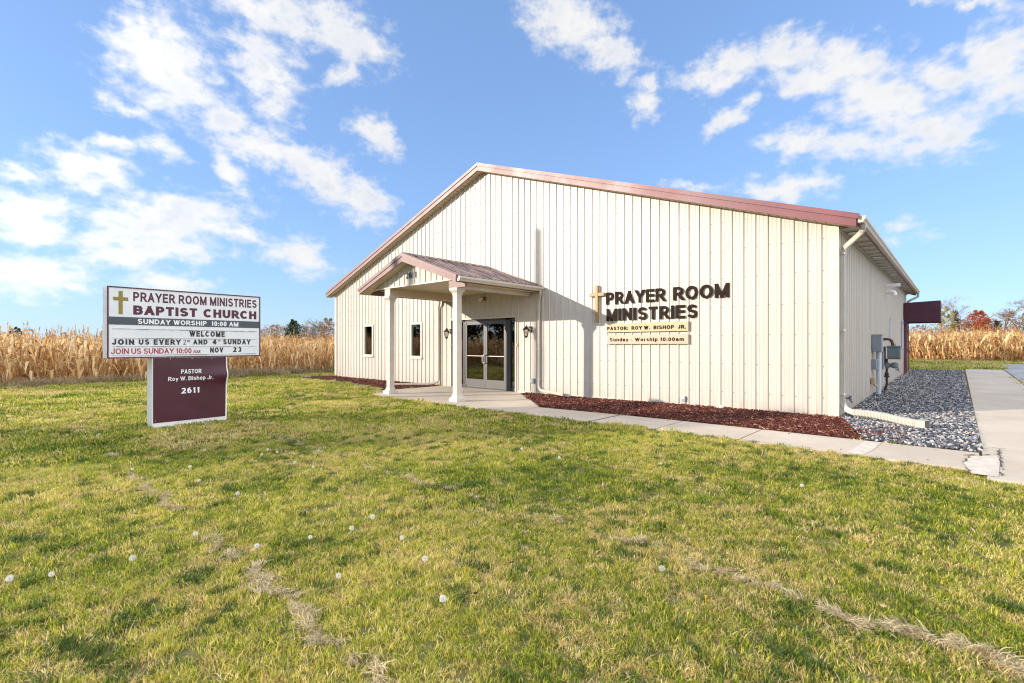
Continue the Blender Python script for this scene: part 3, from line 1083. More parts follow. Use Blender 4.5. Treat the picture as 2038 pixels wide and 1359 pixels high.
# windows: frame with a face flange, a pane set back, and what hangs behind it
def window(W, curtain=False):
    u0, u1, z0, z1 = W
    mb = MB()
    f = .052
    for a, b_, c, d_ in ((u0 - .022, u0 + f, z0 - .022, z1 + .022), (u1 - f, u1 + .022, z0 - .022, z1 + .022), (u0 + f, u1 - f, z1 - f, z1 + .022), (u0 + f, u1 - f, z0 - .022, z0 + f)):
        mb.box(a, b_, D - .034, D + .06, c, d_)
    mb.box(u0 - .045, u1 + .045, D - .062, D - .034, z0 - .05, z0 - .005)
    fr = mb.build('window', M_TRIM, church)
    mb = MB()
    mb.quad((u0 + f - .004, D + .015, z0 + f - .004), (u1 - f + .004, D + .015, z0 + f - .004), (u1 - f + .004, D + .015, z1 - f + .004), (u0 + f - .004, D + .015, z1 - f + .004))
    mb.build('pane', M_GLASS, fr)
    mb = MB()
    mb.box(u0 - .1, u1 + .1, D + .55, D + .57, z0 - .3, z1 + .4)
    mb.build('back_panel', M_INTER, fr)
    if curtain:
        mb = MB()
        n = 16
        for i in range(n):
            t0, t1 = i / n, (i + 1) / n
            zz0, zz1 = z0 + (z1 - z0) * t0, z0 + (z1 - z0) * t1
            xa0, xa1 = u0 + .22 + (.36) * t0 ** 1.25, u0 + .22 + (.36) * t1 ** 1.25
            m_ = 7
            for k in range(m_):
                q = lambda xa, kk: xa + (u1 + .02 - xa) * kk / m_
                yk = lambda kk: D + .13 + .022 * math.sin(kk * 2.2)
                mb.quad((q(xa0, k), yk(k), zz0), (q(xa0, k + 1), yk(k + 1), zz0), (q(xa1, k + 1), yk(k + 1), zz1), (q(xa1, k), yk(k), zz1))
        mb.build('curtain', M_CURTAIN, fr, smooth=True)


window(W1, True)
window(W2)

# entrance: trimmed opening, aluminium double doors between dark side lights
DY = D + .075
ZD = -.03
mb = MB()
mb.box(DOOR[0] - .045, DOOR[0] + .0, D - .034, D + .03, ZD, DOOR[3] + .045)
mb.box(DOOR[1], DOOR[1] + .045, D - .034, D + .03, ZD, DOOR[3] + .045)
mb.box(DOOR[0], DOOR[1], D - .034, D + .03, DOOR[3], DOOR[3] + .045)
mb.build('door_trim', M_TRIM, church)
mb = MB()
for a, b_ in ((DOOR[0], DOOR[0] + .06), (-11.985, -11.885), (-10.075, -9.885), (DOOR[1] - .06, DOOR[1])):
    mb.box(a, b_, DY - .03, DY + .07, ZD, DOOR[3])
mb.box(DOOR[0] + .06, DOOR[1] - .06, DY - .03, DY + .07, DOOR[3] - .055, DOOR[3])
for a, b_ in ((DOOR[0] + .06, -11.985), (-9.885, DOOR[1] - .06)):
    mb.box(a, b_, DY - .02, DY + .05, ZD, ZD + .09)
mb.box(-11.885, -10.075, DY - .02, DY + .06, ZD - .012, ZD + .014)
mb.build('door_frame', M_DKALU, church)
for a, b_ in ((DOOR[0] + .06, -11.985), (-9.885, DOOR[1] - .06)):
    mb = MB()
    mb.quad((a, DY + .02, ZD + .09), (b_, DY + .02, ZD + .09), (b_, DY + .02, DOOR[3] - .055), (a, DY + .02, DOOR[3] - .055))
    mb.build('side_light', M_GLASS, church)


def door_leaf(u0, u1, hinge):
    z0, z1 = ZD + .018, 2.095
    st = .075
    mb = MB()
    y0, y1 = DY - .022, DY + .022
    for a, b_, c, d_ in ((u0, u0 + st, z0, z1), (u1 - st, u1, z0, z1), (u0 + st, u1 - st, z1 - .105, z1), (u0 + st, u1 - st, z0, z0 + .265)):
        mb.box(a, b_, y0, y1, c, d_)
    if hinge < 0:      # pivots and closer arm
        for z in (z0 + .02, z1 - .09):
            mb.box(u0 - .012, u0 + .05, y0 - .014, y0 - .001, z, z + .07)
    leaf = mb.build('door', M_DOORALU, church)
    mb = MB()
    mb.quad((u0 + st, DY, z0 + .265), (u1 - st, DY, z0 + .265), (u1 - st, DY, z1 - .105), (u0 + st, DY, z1 - .105))
    mb.build('glass', M_GLASS, leaf)
    mb = MB()     # push bar inside and the rubber bead round the glass
    mb.box(u0 + st, u1 - st, DY - .012, DY - .004, .985, 1.0)
    mb.build('push_bar', M_ALU, leaf)
    mb = MB()
    x = u1 - .055 if hinge < 0 else u0 + .055
    ph = [(x, y0, 1.02), (x, y0 - .06, 1.02), (x, y0 - .075, .995), (x, y0 - .075, .80), (x, y0 - .06, .775), (x, y0, .775)]
    mb.tube(smooth_path(ph, 4), .0125, 10)
    for z in (1.02, .775):
        mb.box(x - .02, x + .02, y0 - .008, y0 - .0005, z - .02, z + .02)
    mb.build('handle', M_BLACK if hinge > 0 else M_ALU, leaf)


door_leaf(-11.882, -10.957, -1)
door_leaf(-10.951, -10.079, 1)

# ------------------------------------------------------------------ canopy over the entrance
canopy = empty('entrance_canopy', (-10.5, 9.2, -.03), 'small gabled entrance canopy on two square ivory columns', 'porch')
CX, CAPEX, CSL = -10.79, 3.735, .357
CF, CE_L, CE_R = 7.55, -12.93, -8.66


def cz(x):
    return CAPEX - abs(x - CX) * CSL


mb = MB()
for s, xe in ((1, CE_R), (-1, CE_L)):
    nx, nz = CSL / math.hypot(1, CSL) * s, 1 / math.hypot(1, CSL)
    us_, ds_ = [CF], [0]
    u = CF + .10
    while u < D - .03:
        us_ += [u, u + .014, u + .038, u + .052]
        ds_ += [0, .034, .034, 0]
        for f in (1 / 3, 2 / 3):
            m_ = u + .026 + RIB * f
            us_ += [m_ - .01, m_, m_ + .01]
            ds_ += [0, .004, 0]
        u += RIB
    us_.append(D - .022)
    ds_.append(0)
    z_ = sorted(zip(us_, ds_))
    us_, ds_ = [a for a, _ in z_ if a <= D - .022], [b_ for a, b_ in z_ if a <= D - .022]
    xe2 = xe + s * .04
    for a, b_, da, db in zip(us_[:-1], us_[1:], ds_[:-1], ds_[1:]):
        p = lambda x, y, dd: (x + nx * dd, y, cz(x) + nz * dd)
        if s > 0:
            mb.quad(p(CX, a, da), p(xe2, a, da), p(xe2, b_, db), p(CX, b_, db))
        else:
            mb.quad(p(CX, b_, db), p(xe2, b_, db), p(xe2, a, da), p(CX, a, da))


def mat_canopy_roof(b, pos, p, out):
    mat_maroon(b, pos, p, out)
    # weathered, chalky run-off patches and pale specks towards the eave
    st = b.n('ShaderNodeVectorMath', {0: pos, 1: (.8, 4.0, .8)}, operation='MULTIPLY').outputs[0]
    a = b.noise(st, 1.6, 5, .65)
    k = b.noise(st, 9, 3, .6)
    x = b.n('ShaderNodeSeparateXYZ', {0: pos}).outputs[0]
    low = b.maprange(x, -9.9, -8.7, .0, 1.0)
    c0 = p.inputs['Base Color'].links[0].from_socket
    c = b.mix(b.math('MULTIPLY', b.maprange(a, .35, .65), .85), b.mix(.8, c0, (.075, .038, .033)), (.34, .25, .215))
    c = b.mix(b.math('MULTIPLY', b.math('MULTIPLY', b.maprange(k, .52, .7), low), .4), c, (.50, .45, .40))
    b.t.links.new(c, p.inputs['Base Color'])


M_CROOF = material('weathered_maroon_roof', (.28, .1, .11), .32, build=mat_canopy_roof)
croof = mb.build('roof', M_CROOF, canopy)
mb = MB()
for s in (1, -1):
    mb.prism([(CX, CF + .01, CAPEX + .05), (CX + s * .2, CF + .01, cz(CX + s * .2) + .035), (CX + s * .2, CF + .01, cz(CX + s * .2) + .027), (CX, CF + .01, CAPEX + .042)], (0, D - CF - .035, 0))
# closure trim where the roof meets the wall
    xe = CE_R if s > 0 else CE_L
    mb.prism([(CX, D - .05, CAPEX + .015), (xe, D - .05, cz(xe) + .015), (xe, D - .05, cz(xe) + .05), (CX, D - .05, CAPEX + .06)], (0, .026, 0))
mb.build('ridge_cap', M_CROOF, croof)
for s, xe in ((1, CE_R), (-1, CE_L)):
    mb = MB()
    a, b_ = CX, xe
    mb.prism([(a, CF, cz(a) - .20), (b_, CF, cz(b_) - .155), (b_, CF, cz(b_) - .055), (a, CF, cz(a) - .068)], (0, .04, 0))
    mb.prism([(a, CF - .02, cz(a) - .066), (b_ + s * .035, CF - .02, cz(b_ + s * .035) - .055), (b_ + s * .035, CF - .02, cz(b_ + s * .035) + .026), (a, CF - .02, cz(a) + .03)], (0, .12, 0))
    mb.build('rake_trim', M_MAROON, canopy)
    mb = MB()         # eave fascia
    mb.box(xe - .012, xe + .012, CF + .042, D - .03, cz(xe) - .155, cz(xe) - .01)
    mb.build('eave_fascia', M_MAROON, canopy)
    mb = MB()         # soffit of the rake
    mb.quad((a, CF + .038, cz(a) - .185), (b_, CF + .038, cz(b_) - .15), (b_, 7.90, cz(b_) - .15), (a, 7.90, cz(a) - .185))
    mb.build('rake_soffit', M_SOFFIT, canopy)
GY = 7.875
CEIL = 2.955
mb = MB()


def ctop(u):
    return cz(u) - .16


ctop.kink = CX
ribbed(mb, -12.62, -9.02, CEIL, lambda u: max(CEIL, ctop(u)), lambda u, d_, z: (u, GY - d_, z), amp=.019)
mb.build('gable_panel', M_SIDING, canopy)
mb = MB()
mb.box(-12.72, -8.72, GY - .035, GY + .02, CEIL - .028, CEIL + .006)
mb.build('gable_sill', M_TRIM, canopy)
mb = MB()
n = 28
for i in range(n):
    x0, x1 = -12.03 + (3.33) * i / n, -12.03 + (3.33) * (i + 1) / n
    mb.box(x0, x1 - .006, GY + .02, D - .03, CEIL - .012, CEIL)
mb.build('ceiling', M_SOFFIT, canopy)
for x, side in ((-9.08, 1), (-11.94, -1)):
    mb = MB()
    mb.box(x - .095, x + .095, GY + .02 if side < 0 else GY + .05, D - .03, 2.735, CEIL - .014)
    mb.build('beam', M_SOFFIT if side < 0 else M_TRIM, canopy)
    mb = MB()
    if side > 0:
        mb.box(x - .19, x + .40, GY - .012, GY + .05, 2.735, CEIL - .03)
    else:
        mb.box(x - .13, x + .13, GY - .01, GY + .02, 2.735, CEIL - .03)
    mb.build('beam_cap', M_MAROON if side > 0 else M_TRIM, canopy)
mb = MB()     # soffit of the right eave
mb.box(-8.98, -8.675, GY + .05, D - .03, 2.835, 2.847)
mb.build('eave_soffit', M_SOFFIT, canopy)
CY = 7.97
for x in (-9.08, -11.94):
    h = .082
    mb = MB()
    mb.box(x - h, x + h, CY - h, CY + h, .05, 2.64, .014)
    colm = mb.build('column', M_TRIM, canopy)
    mb = MB()
    prof = [(.083, 2.56), (.088, 2.575), (.088, 2.60), (.10, 2.62), (.118, 2.65), (.136, 2.675), (.136, 2.735)]
    vs, fs = [], []
    for hw, z in prof:
        vs += [(x - hw, CY - hw, z), (x + hw, CY - hw, z), (x + hw, CY + hw, z), (x - hw, CY + hw, z)]
    for i in range(len(prof) - 1):
        fs += [(4 * i + k, 4 * i + (k + 1) % 4, 4 * i + 4 + (k + 1) % 4, 4 * i + 4 + k) for k in range(4)]
    fs += [(3, 2, 1, 0), tuple(range(4 * len(prof) - 4, 4 * len(prof)))]
    mb.add(vs, fs)
    mb.build('capital', M_TRIM, colm)
    mb = MB()
    prof = [(.145, -.05), (.145, .03), (.132, .045), (.115, .06), (.10, .085), (.088, .12), (.083, .14)]
    vs, fs = [], []
    for hw, z in prof:
        vs += [(x - hw, CY - hw, z), (x + hw, CY - hw, z), (x + hw, CY + hw, z), (x - hw, CY + hw, z)]
    for i in range(len(prof) - 1):
        fs += [(4 * i + k, 4 * i + (k + 1) % 4, 4 * i + 4 + (k + 1) % 4, 4 * i + 4 + k) for k in range(4)]
    fs += [(3, 2, 1, 0), tuple(range(4 * len(prof) - 4, 4 * len(prof)))]
    mb.add(vs, fs)
    mb.build('plinth', M_TRIM, colm)
# gutters and downspouts of the canopy
mb = MB()
gutter(mb, CE_R + .014, CF + .03, D - .04, cz(CE_R) - .135, 1)
mb.build('gutter', M_GUTTER, canopy)
mb = MB()
gutter(mb, CE_L - .014, CF + .03, D - .04, cz(CE_L) - .135, -1)
mb.build('gutter', M_GUTTER, canopy)
mb = MB()
xd = -8.70
mb.sweep([(CE_R + .06, D - .12, cz(CE_R) - .12), (CE_R + .055, D - .11, 2.76), (xd + .02, D - .062, 2.62), (xd, D - .06, 2.5), (xd, D - .06, 1.2), (xd, D - .06, .22)] +
         smooth_path([(xd, D - .06, .19), (xd + .03, D - .08, .13), (xd + .12, D - .12, .085), (xd + .32, D - .2, .075)], 4) + [Vector((-7.35, D - .52, .05))], rect(.078, .06), up=Vector((0, 1, 0.01)))
for z in (2.3, 1.2, .35):
    mb.box(xd - .055, xd + .055, D - .095, D - .022, z, z + .025)
mb.build('downspout', M_GUTTER, canopy)
mb = MB()
xd = -13.12
mb.sweep([(CE_L - .07, D - .12, cz(CE_L) - .12), (CE_L - .08, D - .11, 2.74), (xd, D - .062, 2.60), (xd, D - .06, 2.4), (xd, D - .06, .2)] +
         smooth_path([(xd, D - .06, .17), (xd - .02, D - .10, .09), (xd - .12, D - .2, .03), (xd - .3, D - .36, .0)], 4) + [Vector((-14.25, D - 1.05, -.005))], rect(.078, .06), up=Vector((0, 1, 0.01)))
mb.build('downspout', M_GUTTER, canopy)
mb = MB()
lettering(mb, '2611', (0, GY - .020, 0), (1, 0, 0), (0, 0, 1), (0, -1, 0), -11.02, -10.60, 3.13, 3.285, depth=.012, weight=.2, gap=.2)
mb.build('house_number', M_BLACK, canopy)

# ------------------------------------------------------------------ roadside sign
sign = empty('roadside_sign', (-10.2, 2.55, -.04), 'maroon and white church message sign standing on the lawn', 'sign')
SA = Vector((-10.067, 2.024, 0))
SU = Vector((-.0546, .9985, 0))
SN = Vector((.9985, .0546, 0))
SV = Vector((0, 0, 1))


def sbox(mb, u0, u1, v0, v1, n0, n1):
    P = lambda u, v, n: SA + SU * u + SV * v + SN * n
    vs = [P(u0, v0, n0), P(u1, v0, n0), P(u1, v1, n0), P(u0, v1, n0), P(u0, v0, n1), P(u1, v0, n1), P(u1, v1, n1), P(u0, v1, n1)]
    mb.add(vs, [(0, 3, 2, 1), (4, 5, 6, 7), (0, 1, 5, 4), (1, 2, 6, 5), (2, 3, 7, 6), (3, 0, 4, 7)])


C0, C1, CB, CT = -.603, 1.767, 1.128, 2.292
mb = MB()
sbox(mb, C0 - .004, C1 + .004, CB + .004, CT - .002, -.255, -.006)
cab = mb.build('cabinet', M_SIGNEDGE, sign)
mb = MB()     # maroon retainer round both faces
for n0, n1 in ((-.006, .010), (-.271, -.255)):
    e = .019
    sbox(mb, C0, C0 + e, CB, CT, n0, n1)
    sbox(mb, C1 - e, C1, CB, CT, n0, n1)
    sbox(mb, C0 + e, C1 - e, CT - e, CT, n0, n1)
    sbox(mb, C0 + e, C1 - e, CB, CB + e, n0, n1)
mb.build('retainer', M_SIGNINK, cab)
mb = MB()
sbox(mb, C0 + .019, C1 - .019, CB + .019, CT - .019, -.006, .001)
sbox(mb, C0 + .019, C1 - .019, CB + .019, CT - .019, -.262, -.255)
face = mb.build('face_panel', M_SIGNW, sign)
mb = MB()
sbox(mb, C0 + .022, C1 - .022, 1.674, 1.802, .0012, .0035)
mb.build('slate_band', M_BAND, sign)
mb = MB()
sbox(mb, -.457, -.402, 1.845, 2.222, .0012, .0035)
sbox(mb, -.527, -.457, 2.035 + .03, 2.035 + .088, .0012, .0036)
sbox(mb, -.402, -.331, 2.035 + .03, 2.035 + .088, .0012, .0036)
mb.build('cross', M_SIGNGOLD, sign)
SNx = SN
O = SA
F = (SU, SV, SN)
mb = MB()
lettering(mb, 'PRAYER ROOM MINISTRIES', O, *F, -.264, 1.698, 2.066, 2.222, .0022, .195, .13, .32)
mb.build('title_lettering', M_SIGNINK, sign)
mb = MB()
lettering(mb, 'BAPTIST CHURCH', O, *F, -.264, 1.693, 1.846, 2.000, .0022, .25, .11, .42)
mb.build('title_lettering', M_SIGNINK, sign)
mb = MB()
lettering(mb, 'SUNDAY WORSHIP  10:00 AM', O + SN * .003, *F, -.203, 1.361, 1.695, 1.778, .0022, .2, .13, .36)
mb.build('band_lettering', M_WHITE, sign)
mb = MB()
r = random.Random(11)
for v in (1.612, 1.461, 1.325, 1.180):     # clear tracks holding the letters, with grime along the lips
    mb.mi = 0
    sbox(mb, C0 + .07, C1 - .07, v - .004, v + .004, .001, .009)
    mb.mi = 1
    u = C0 + .12
    while u < C1 - .15:
        l = r.uniform(.05, .30)
        if r.random() < .55:
            sbox(mb, u, min(u + l, C1 - .1), v - .0075, v - .004 + r.uniform(0, .002), .001, .0095)
        u += l + r.uniform(.02, .1)
mb.build('letter_track', [M_RAIL, M_DIRT], sign)
mb = MB()
lettering(mb, 'WELCOME', O, *F, .548, 1.123, 1.495, 1.597, .004, .235, .20)
mb.build('message_lettering', M_BLACK, sign)
mb = MB()
lettering(mb, 'JOIN', O, *F, -.542, -.251, 1.348, 1.440, .004, .235, .20)
lettering(mb, 'US', O, *F, -.190, -.044, 1.350, 1.440, .004, .235, .22)
lettering(mb, 'EVERY', O, *F, .016, .412, 1.350, 1.442, .004, .235, .20)
lettering(mb, '2', O, *F, .452, .494, 1.352, 1.440, .004, .11)
lettering(mb, 'ND', O, *F, .514, .556, 1.400, 1.432, .004, .17, .2)
lettering(mb, 'AND', O, *F, .607, .834, 1.354, 1.444, .004, .235, .20)
lettering(mb, '4', O, *F, .915, .986, 1.356, 1.445, .004, .22)
lettering(mb, 'TH', O, *F, 1.003, 1.046, 1.406, 1.440, .004, .15, .2)
lettering(mb, 'SUNDAY', O, *F, 1.097, 1.582, 1.356, 1.450, .004, .235, .20)
mb.build('message_lettering', M_BLACK, sign)
mb = MB()
lettering(mb, 'NOV', O, *F, .878, 1.097, 1.205, 1.300, .004, .235, .20)
lettering(mb, '23', O, *F, 1.271, 1.415, 1.211, 1.306, .004, .235, .26)
mb.build('message_lettering', M_BLACK, sign)
mb = MB()
lettering(mb, 'JOIN US SUNDAY 10:00', O, *F, -.555, .579, 1.197, 1.290, .004, .165, .11, .26)
lettering(mb, 'AM', O, *F, .603, .716, 1.200, 1.258, .004, .15, .12)
mb.build('red_lettering', M_RED, sign)
# lower pylon: white edged box with a maroon skin that bulges at the right
mb = MB()
sbox(mb, 0, 1.160, -.08, CB + .002, -.30, -.001)
pyl = mb.build('pylon', M_SIGNEDGE, sign)
mb = MB()
nU, nV = 24, 30
vs, fs = [], []
for j in range(nV + 1):
    for i in range(nU + 1):
        t, q = i / nU, j / nV
        v = .014 + (CB - .02) * q
        u = .008 + (1.144 - .008 - .012 * max(0, (1 - q) * 1.0)) * t
        bump = .030 * math.exp(-((q - .70) / .10) ** 2) * ss(.45, 1.0, t) + .004 * math.sin(q * 9 + t * 3) * math.sin(t * math.pi)
        vs.append(SA + SU * (u + .010 * math.exp(-((q - .70) / .10) ** 2) * ss(.9, 1, t)) + SV * v + SN * (.002 + max(0, bump)))
for j in range(nV):
    for i in range(nU):
        a = j * (nU + 1) + i
        fs.append((a, a + 1, a + nU + 2, a + nU + 1))
mb.add(vs, fs)
skin = mb.build('pylon_skin', M_SIGNM, pyl, smooth=True)
for u, v in ((.25, CB - .03), (.58, CB - .03), (.9, CB - .03), (.03, .05)):
    mb = MB()
    sbox(mb, u, u + .012, v, v + .012, .004, .012)
    mb.build('screw', M_ALU, skin)
mb = MB()     # bent white edge strip along the right side of the skin
path = []
for j in range(nV + 1):
    q = j / nV
    g = math.exp(-((q - .70) / .10) ** 2)
    path.append(SA + SU * (1.150 + .012 * g + .010 * (q - .5)) + SV * (.01 + (CB - .02) * q) + SN * (.004 + .032 * g))
mb.sweep(path, [(-.008, -.006), (.008, -.006), (.008, .006), (-.008, .006)], up=SN)
mb.build('edge_strip', M_SIGNEDGE, pyl)
mb = MB()
sbox(mb, .006, 1.150, .002, .014, .0, .008)
mb.build('bottom_strip', M_SIGNEDGE, pyl)
mb = MB()

def skin_off(u, v):
    t, q = (u - .008) / 1.13, (v - .014) / (CB - .02)
    return .0035 + max(0, .030 * math.exp(-((q - .70) / .10) ** 2) * ss(.45, 1.0, t) + .004 * math.sin(q * 9 + t * 3) * math.sin(t * math.pi))


lettering(mb, 'PASTOR', SA, *F, .417, .734, .838, .914, .0022, .18, .13, warp=skin_off)
mb.build('pylon_lettering', M_WHITE, sign)
mb = MB()
lettering(mb, 'Roy W. Bishop Jr.', SA, *F, .225, .923, .720, .791, .0022, .16, .13, .26, warp=skin_off)
mb.build('pylon_lettering', M_WHITE, sign)
mb = MB()
lettering(mb, '2611', SA, *F, .424, .706, .490, .590, .0022, .2, .16, warp=skin_off)
mb.build('pylon_lettering', M_WHITE, sign)

# ------------------------------------------------------------------ lettering, boards and cross on the front wall
FN = (0, -1, 0)
FU, FV = (1, 0, 0), (0, 0, 1)
mb = MB()
lettering(mb, 'PRAYER', (0, D - .022, 0), FU, FV, FN, -6.545, -4.985, 2.352, 2.658, .020, .195, .13)
lettering(mb, 'ROOM', (0, D - .022, 0), FU, FV, FN, -4.79, -3.565, 2.352, 2.655, .020, .195, .13)
lettering(mb, 'MINISTRIES', (0, D - .022, 0), FU, FV, FN, -6.53, -4.236, 1.942, 2.243, .020, .195, .14)
o = mb.build('wall_lettering', M_LETTER)
tag(o, 'large raised brown letters spelling PRAYER ROOM MINISTRIES on ivory front wall', 'sign lettering')


def board(x0, x1, z0, z1, m, txt, tz0, tz1, tx0, tx1, wgt, label, gap=.13, space=.36):
    e = empty('wall_board', ((x0 + x1) / 2, D - .03, z0), label, 'sign board')
    mb = MB()
    mb.box(x0, x1, D - .068, D - .022, z0, z1, .004)
    mb.build('board', m, e)
    mb = MB()
    lettering(mb, txt, (0, D - .068, 0), FU, FV, FN, tx0, tx1, tz0, tz1, .003, wgt, gap, space)
    mb.build('lettering', M_INK, e)
    return e


board(-6.515, -4.424, 1.657, 1.872, M_CREAM, 'PASTOR:  ROY W.  BISHOP  JR.', 1.708, 1.795, -6.49, -4.47, .24, 'yellow cream board with the name of the pastor, under raised letters', .14, .32)
board(-6.505, -4.424, 1.367, 1.582, M_PEACH, 'Sunday - Worship 10:00am', 1.430, 1.517, -6.42, -4.52, .195, 'peach board reading Sunday Worship 10:00am, lowest on the wall', .15, .36)
mb = MB()
mb.box(-6.838, -6.752, D - .095, D - .022, 1.938, 2.856, .006)
mb.box(-7.005, -6.839, D - .088, D - .03, 2.580, 2.664, .006)
mb.box(-6.751, -6.580, D - .088, D - .03, 2.580, 2.664, .006)
o = mb.build('wall_cross', M_GOLD)
tag(o, 'golden wooden cross mounted beside the raised wall letters', 'cross')


# ------------------------------------------------------------------ lanterns and small fittings on the front wall
def lantern(x, label):
    e = empty('wall_lantern', (x, D, 1.7), label, 'wall lantern', 'lanterns beside the entrance')
    y = D - .225
    mb = MB()
    mb.lathe((x, D - .022, 1.80), [(.001, 0)], 4) if False else None
    mb.box(x - .05, x + .05, D - .045, D - .022, 1.70, 1.87, .01)
    mb.build('back_plate', M_BLACK, e)
    mb = MB()
    arm = smooth_path([(x, D - .04, 1.76), (x, D - .09, 1.745), (x, D - .14, 1.78), (x, D - .16, 1.84), (x, D - .19, 1.885), (x, y, 1.885), (x, y - .005, 1.86)], 5)
    mb.tube(arm, .0105, 8)
    scroll = [(x, D - .09 + .035 * math.cos(a) * (1 - a / 9), 1.84 + .035 * math.sin(a) * (1 - a / 9)) for a in np.linspace(0, 6.5, 18)]
    mb.tube(scroll, .008, 7)
    mb.build('arm', M_BLACK, e)
    mb = MB()
    mb.lathe((x, y, 0), [(.098, 1.775), (.102, 1.785), (.075, 1.812), (.045, 1.835), (.032, 1.850), (.02, 1.862), (.012, 1.878)], 14)
    mb.build('cap', M_BLACK, e)
    mb = MB()
    mb.lathe((x, y, 0), [(.048, 1.592), (.080, 1.772)], 14)
    mb.build('glass', M_LAMPGLASS, e)
    mb = MB()
    mb.lathe((x, y, 0), [(.008, 1.528), (.016, 1.545), (.03, 1.56), (.05, 1.575), (.056, 1.592), (.047, 1.594)], 14)
    for k in range(6):
        a = k * math.pi / 3
        mb.cyl((x + .051 * math.cos(a), y + .051 * math.sin(a), 1.590), (x + .084 * math.cos(a), y + .084 * math.sin(a), 1.776), .0045, n=6)
    mb.build('cage', M_BLACK, e)
    mb = MB()
    mb.lathe((x, y, 0), [(.010, 1.60), (.012, 1.64), (.022, 1.67), (.026, 1.695), (.018, 1.72), (.004, 1.735)], 10)
    mb.build('bulb', M_WHITE, e, smooth=True)
    return e


lantern(-9.03, 'black wall lantern to the right of the glass doors')
lantern(-12.50, 'black wall lantern between canopy downspout and column, left of doors')

e = empty('flood_light', (-10.9, D, 2.78), 'small bronze floodlight fixture high on wall under the canopy', 'floodlight')
mb = MB()
mb.box(-10.98, -10.84, D - .05, D - .02, 2.72, 2.84, .01)
mb.cyl((-10.91, D - .05, 2.78), (-10.93, D - .12, 2.775), .018)
mb.build('mount', M_BRONZE, e)
mb = MB()
mb.tube([(-10.90, D - .10, 2.785), (-10.935, D - .13, 2.77), (-10.985, D - .17, 2.745), (-11.0, D - .18, 2.738)], .035, 12, scales=[.6, .8, 1.25, 1.4])
mb.build('bulb', M_BULB, e, smooth=True)
mb = MB()
mb.box(-12.50, -12.42, D - .05, D - .02, 1.27, 1.385, .008)
mb.mi = 1
mb.box(-12.485, -12.435, D - .058, D - .05, 1.30, 1.345)
tag(mb.build('intercom', [M_BRONZE, M_BLACK]), 'small brown intercom box under left wall lantern', 'intercom')
mb = MB()
mb.box(-9.565, -9.515, D - .045, D - .02, 1.29, 1.39, .006)
mb.mi = 1
mb.lathe((-9.54, D - .045, 1.33), [(.012, 0), (.012, .016)], 8)
tag(mb.build('doorbell', [M_CREAM, M_BRONZE]), 'tiny cream doorbell on the trim right of the doors', 'doorbell')
e = empty('outdoor_outlet', (-8.93, D, .25), 'grey covered outlet box low on wall beside canopy downspout', 'outlet', 'covered outlets low on the front wall')
mb = MB()
mb.box(-8.99, -8.87, D - .07, D - .02, .25, .39, .012)
mb.build('box', M_GREYBOX, e)
mb = MB()
mb.box(-8.985, -8.875, D - .105, D - .071, .262, .382, .014)
mb.build('cover', M_PVC, e)
e = empty('outdoor_outlet', (-4.54, D, .07), 'small grey outlet box low on wall under the lettered boards', 'outlet', 'covered outlets low on the front wall')
mb = MB()
mb.box(-4.585, -4.495, D - .06, D - .02, .085, .20, .008)
mb.build('box', M_GREYBOX, e)
mb = MB()
mb.box(-4.58, -4.50, D - .085, D - .061, .125, .195, .008)
mb.cyl((-4.54, D - .05, .085), (-4.54, D - .05, -.02), .012)
mb.build('cover', M_PVC, e)
mb = MB()
mb.lathe((-3.72, D - .13, -.02), [(.09, 0), (.085, .06), (.05, .085), (.001, .088)], 14)
tag(mb.build('drain_cap', M_WHITE), 'white plastic drain cap in red mulch against the wall', 'drain cap')

# ------------------------------------------------------------------ services on the right side wall
e = empty('electric_meter', (-1.55, 16.2, .1), 'grey electric meter cabinet with pale conduit on side wall', 'electric meter')
mb = MB()
mb.box(-1.625, -1.42, 15.35, 15.72, 1.17, 1.60, .012)
mb.box(-1.622, -1.415, 15.34, 15.73, 1.575, 1.612, .006)
mb.build('cabinet', M_GREYBOX, e)
mb = MB()
mb.tube([(-1.50, 15.55, .0), (-1.50, 15.55, 1.18)], .052, 14)
mb.cyl((-1.50, 15.55, 1.02), (-1.50, 15.55, 1.06), .058)
mb.build('conduit', M_PVC, e)
mb = MB()
mb.tube([(-1.42, 15.66, 1.18), (-1.42, 15.66, .72)], .022, 10)
mb.build('conduit', M_GREYBOX, e)
mb = MB()
mb.box(-1.625, -1.52, 15.30, 15.48, .72, .98, .008)
mb.build('junction_box', M_GREYBOX, e)
mb = MB()
mb.lathe((-1.52, 15.92, 1.36), [(.001, -.085), (.08, -.085), (.088, -.07), (.088, .06), (.075, .085), (.001, .09)], 16)
mb.build('meter_dial', M_PVC, e)
mb = MB()
mb.box(-1.62, -1.54, 15.16, 15.28, .36, .52, .01)
mb.cyl((-1.57, 15.24, .36), (-1.50, 15.24, .30), .03)
tag(mb.build('outdoor_outlet', M_CREAM), 'cream outlet cover low on the shaded side wall', 'outlet', 'fittings on the side wall')
e = empty('gas_meter', (-1.3, 16.5, .1), 'dark grey gas meter with rusty pipe on the side wall', 'gas meter')
mb = MB()
mb.box(-1.40, -1.12, 16.35, 16.60, .98, 1.29, .03)
mb.box(-1.41, -1.11, 16.34, 16.61, 1.27, 1.32, .012)
mb.box(-1.40, -1.12, 16.36, 16.59, .965, .985, .004)
mb.build('meter_body', M_GAS, e)
mb = MB()
mb.tube(smooth_path([(-1.60, 16.45, 1.47), (-1.42, 16.45, 1.50), (-1.32, 16.45, 1.46), (-1.29, 16.45, 1.36), (-1.29, 16.45, 1.31)], 5), .034, 12)
mb.build('outlet_pipe', M_RUST, e)
mb = MB()
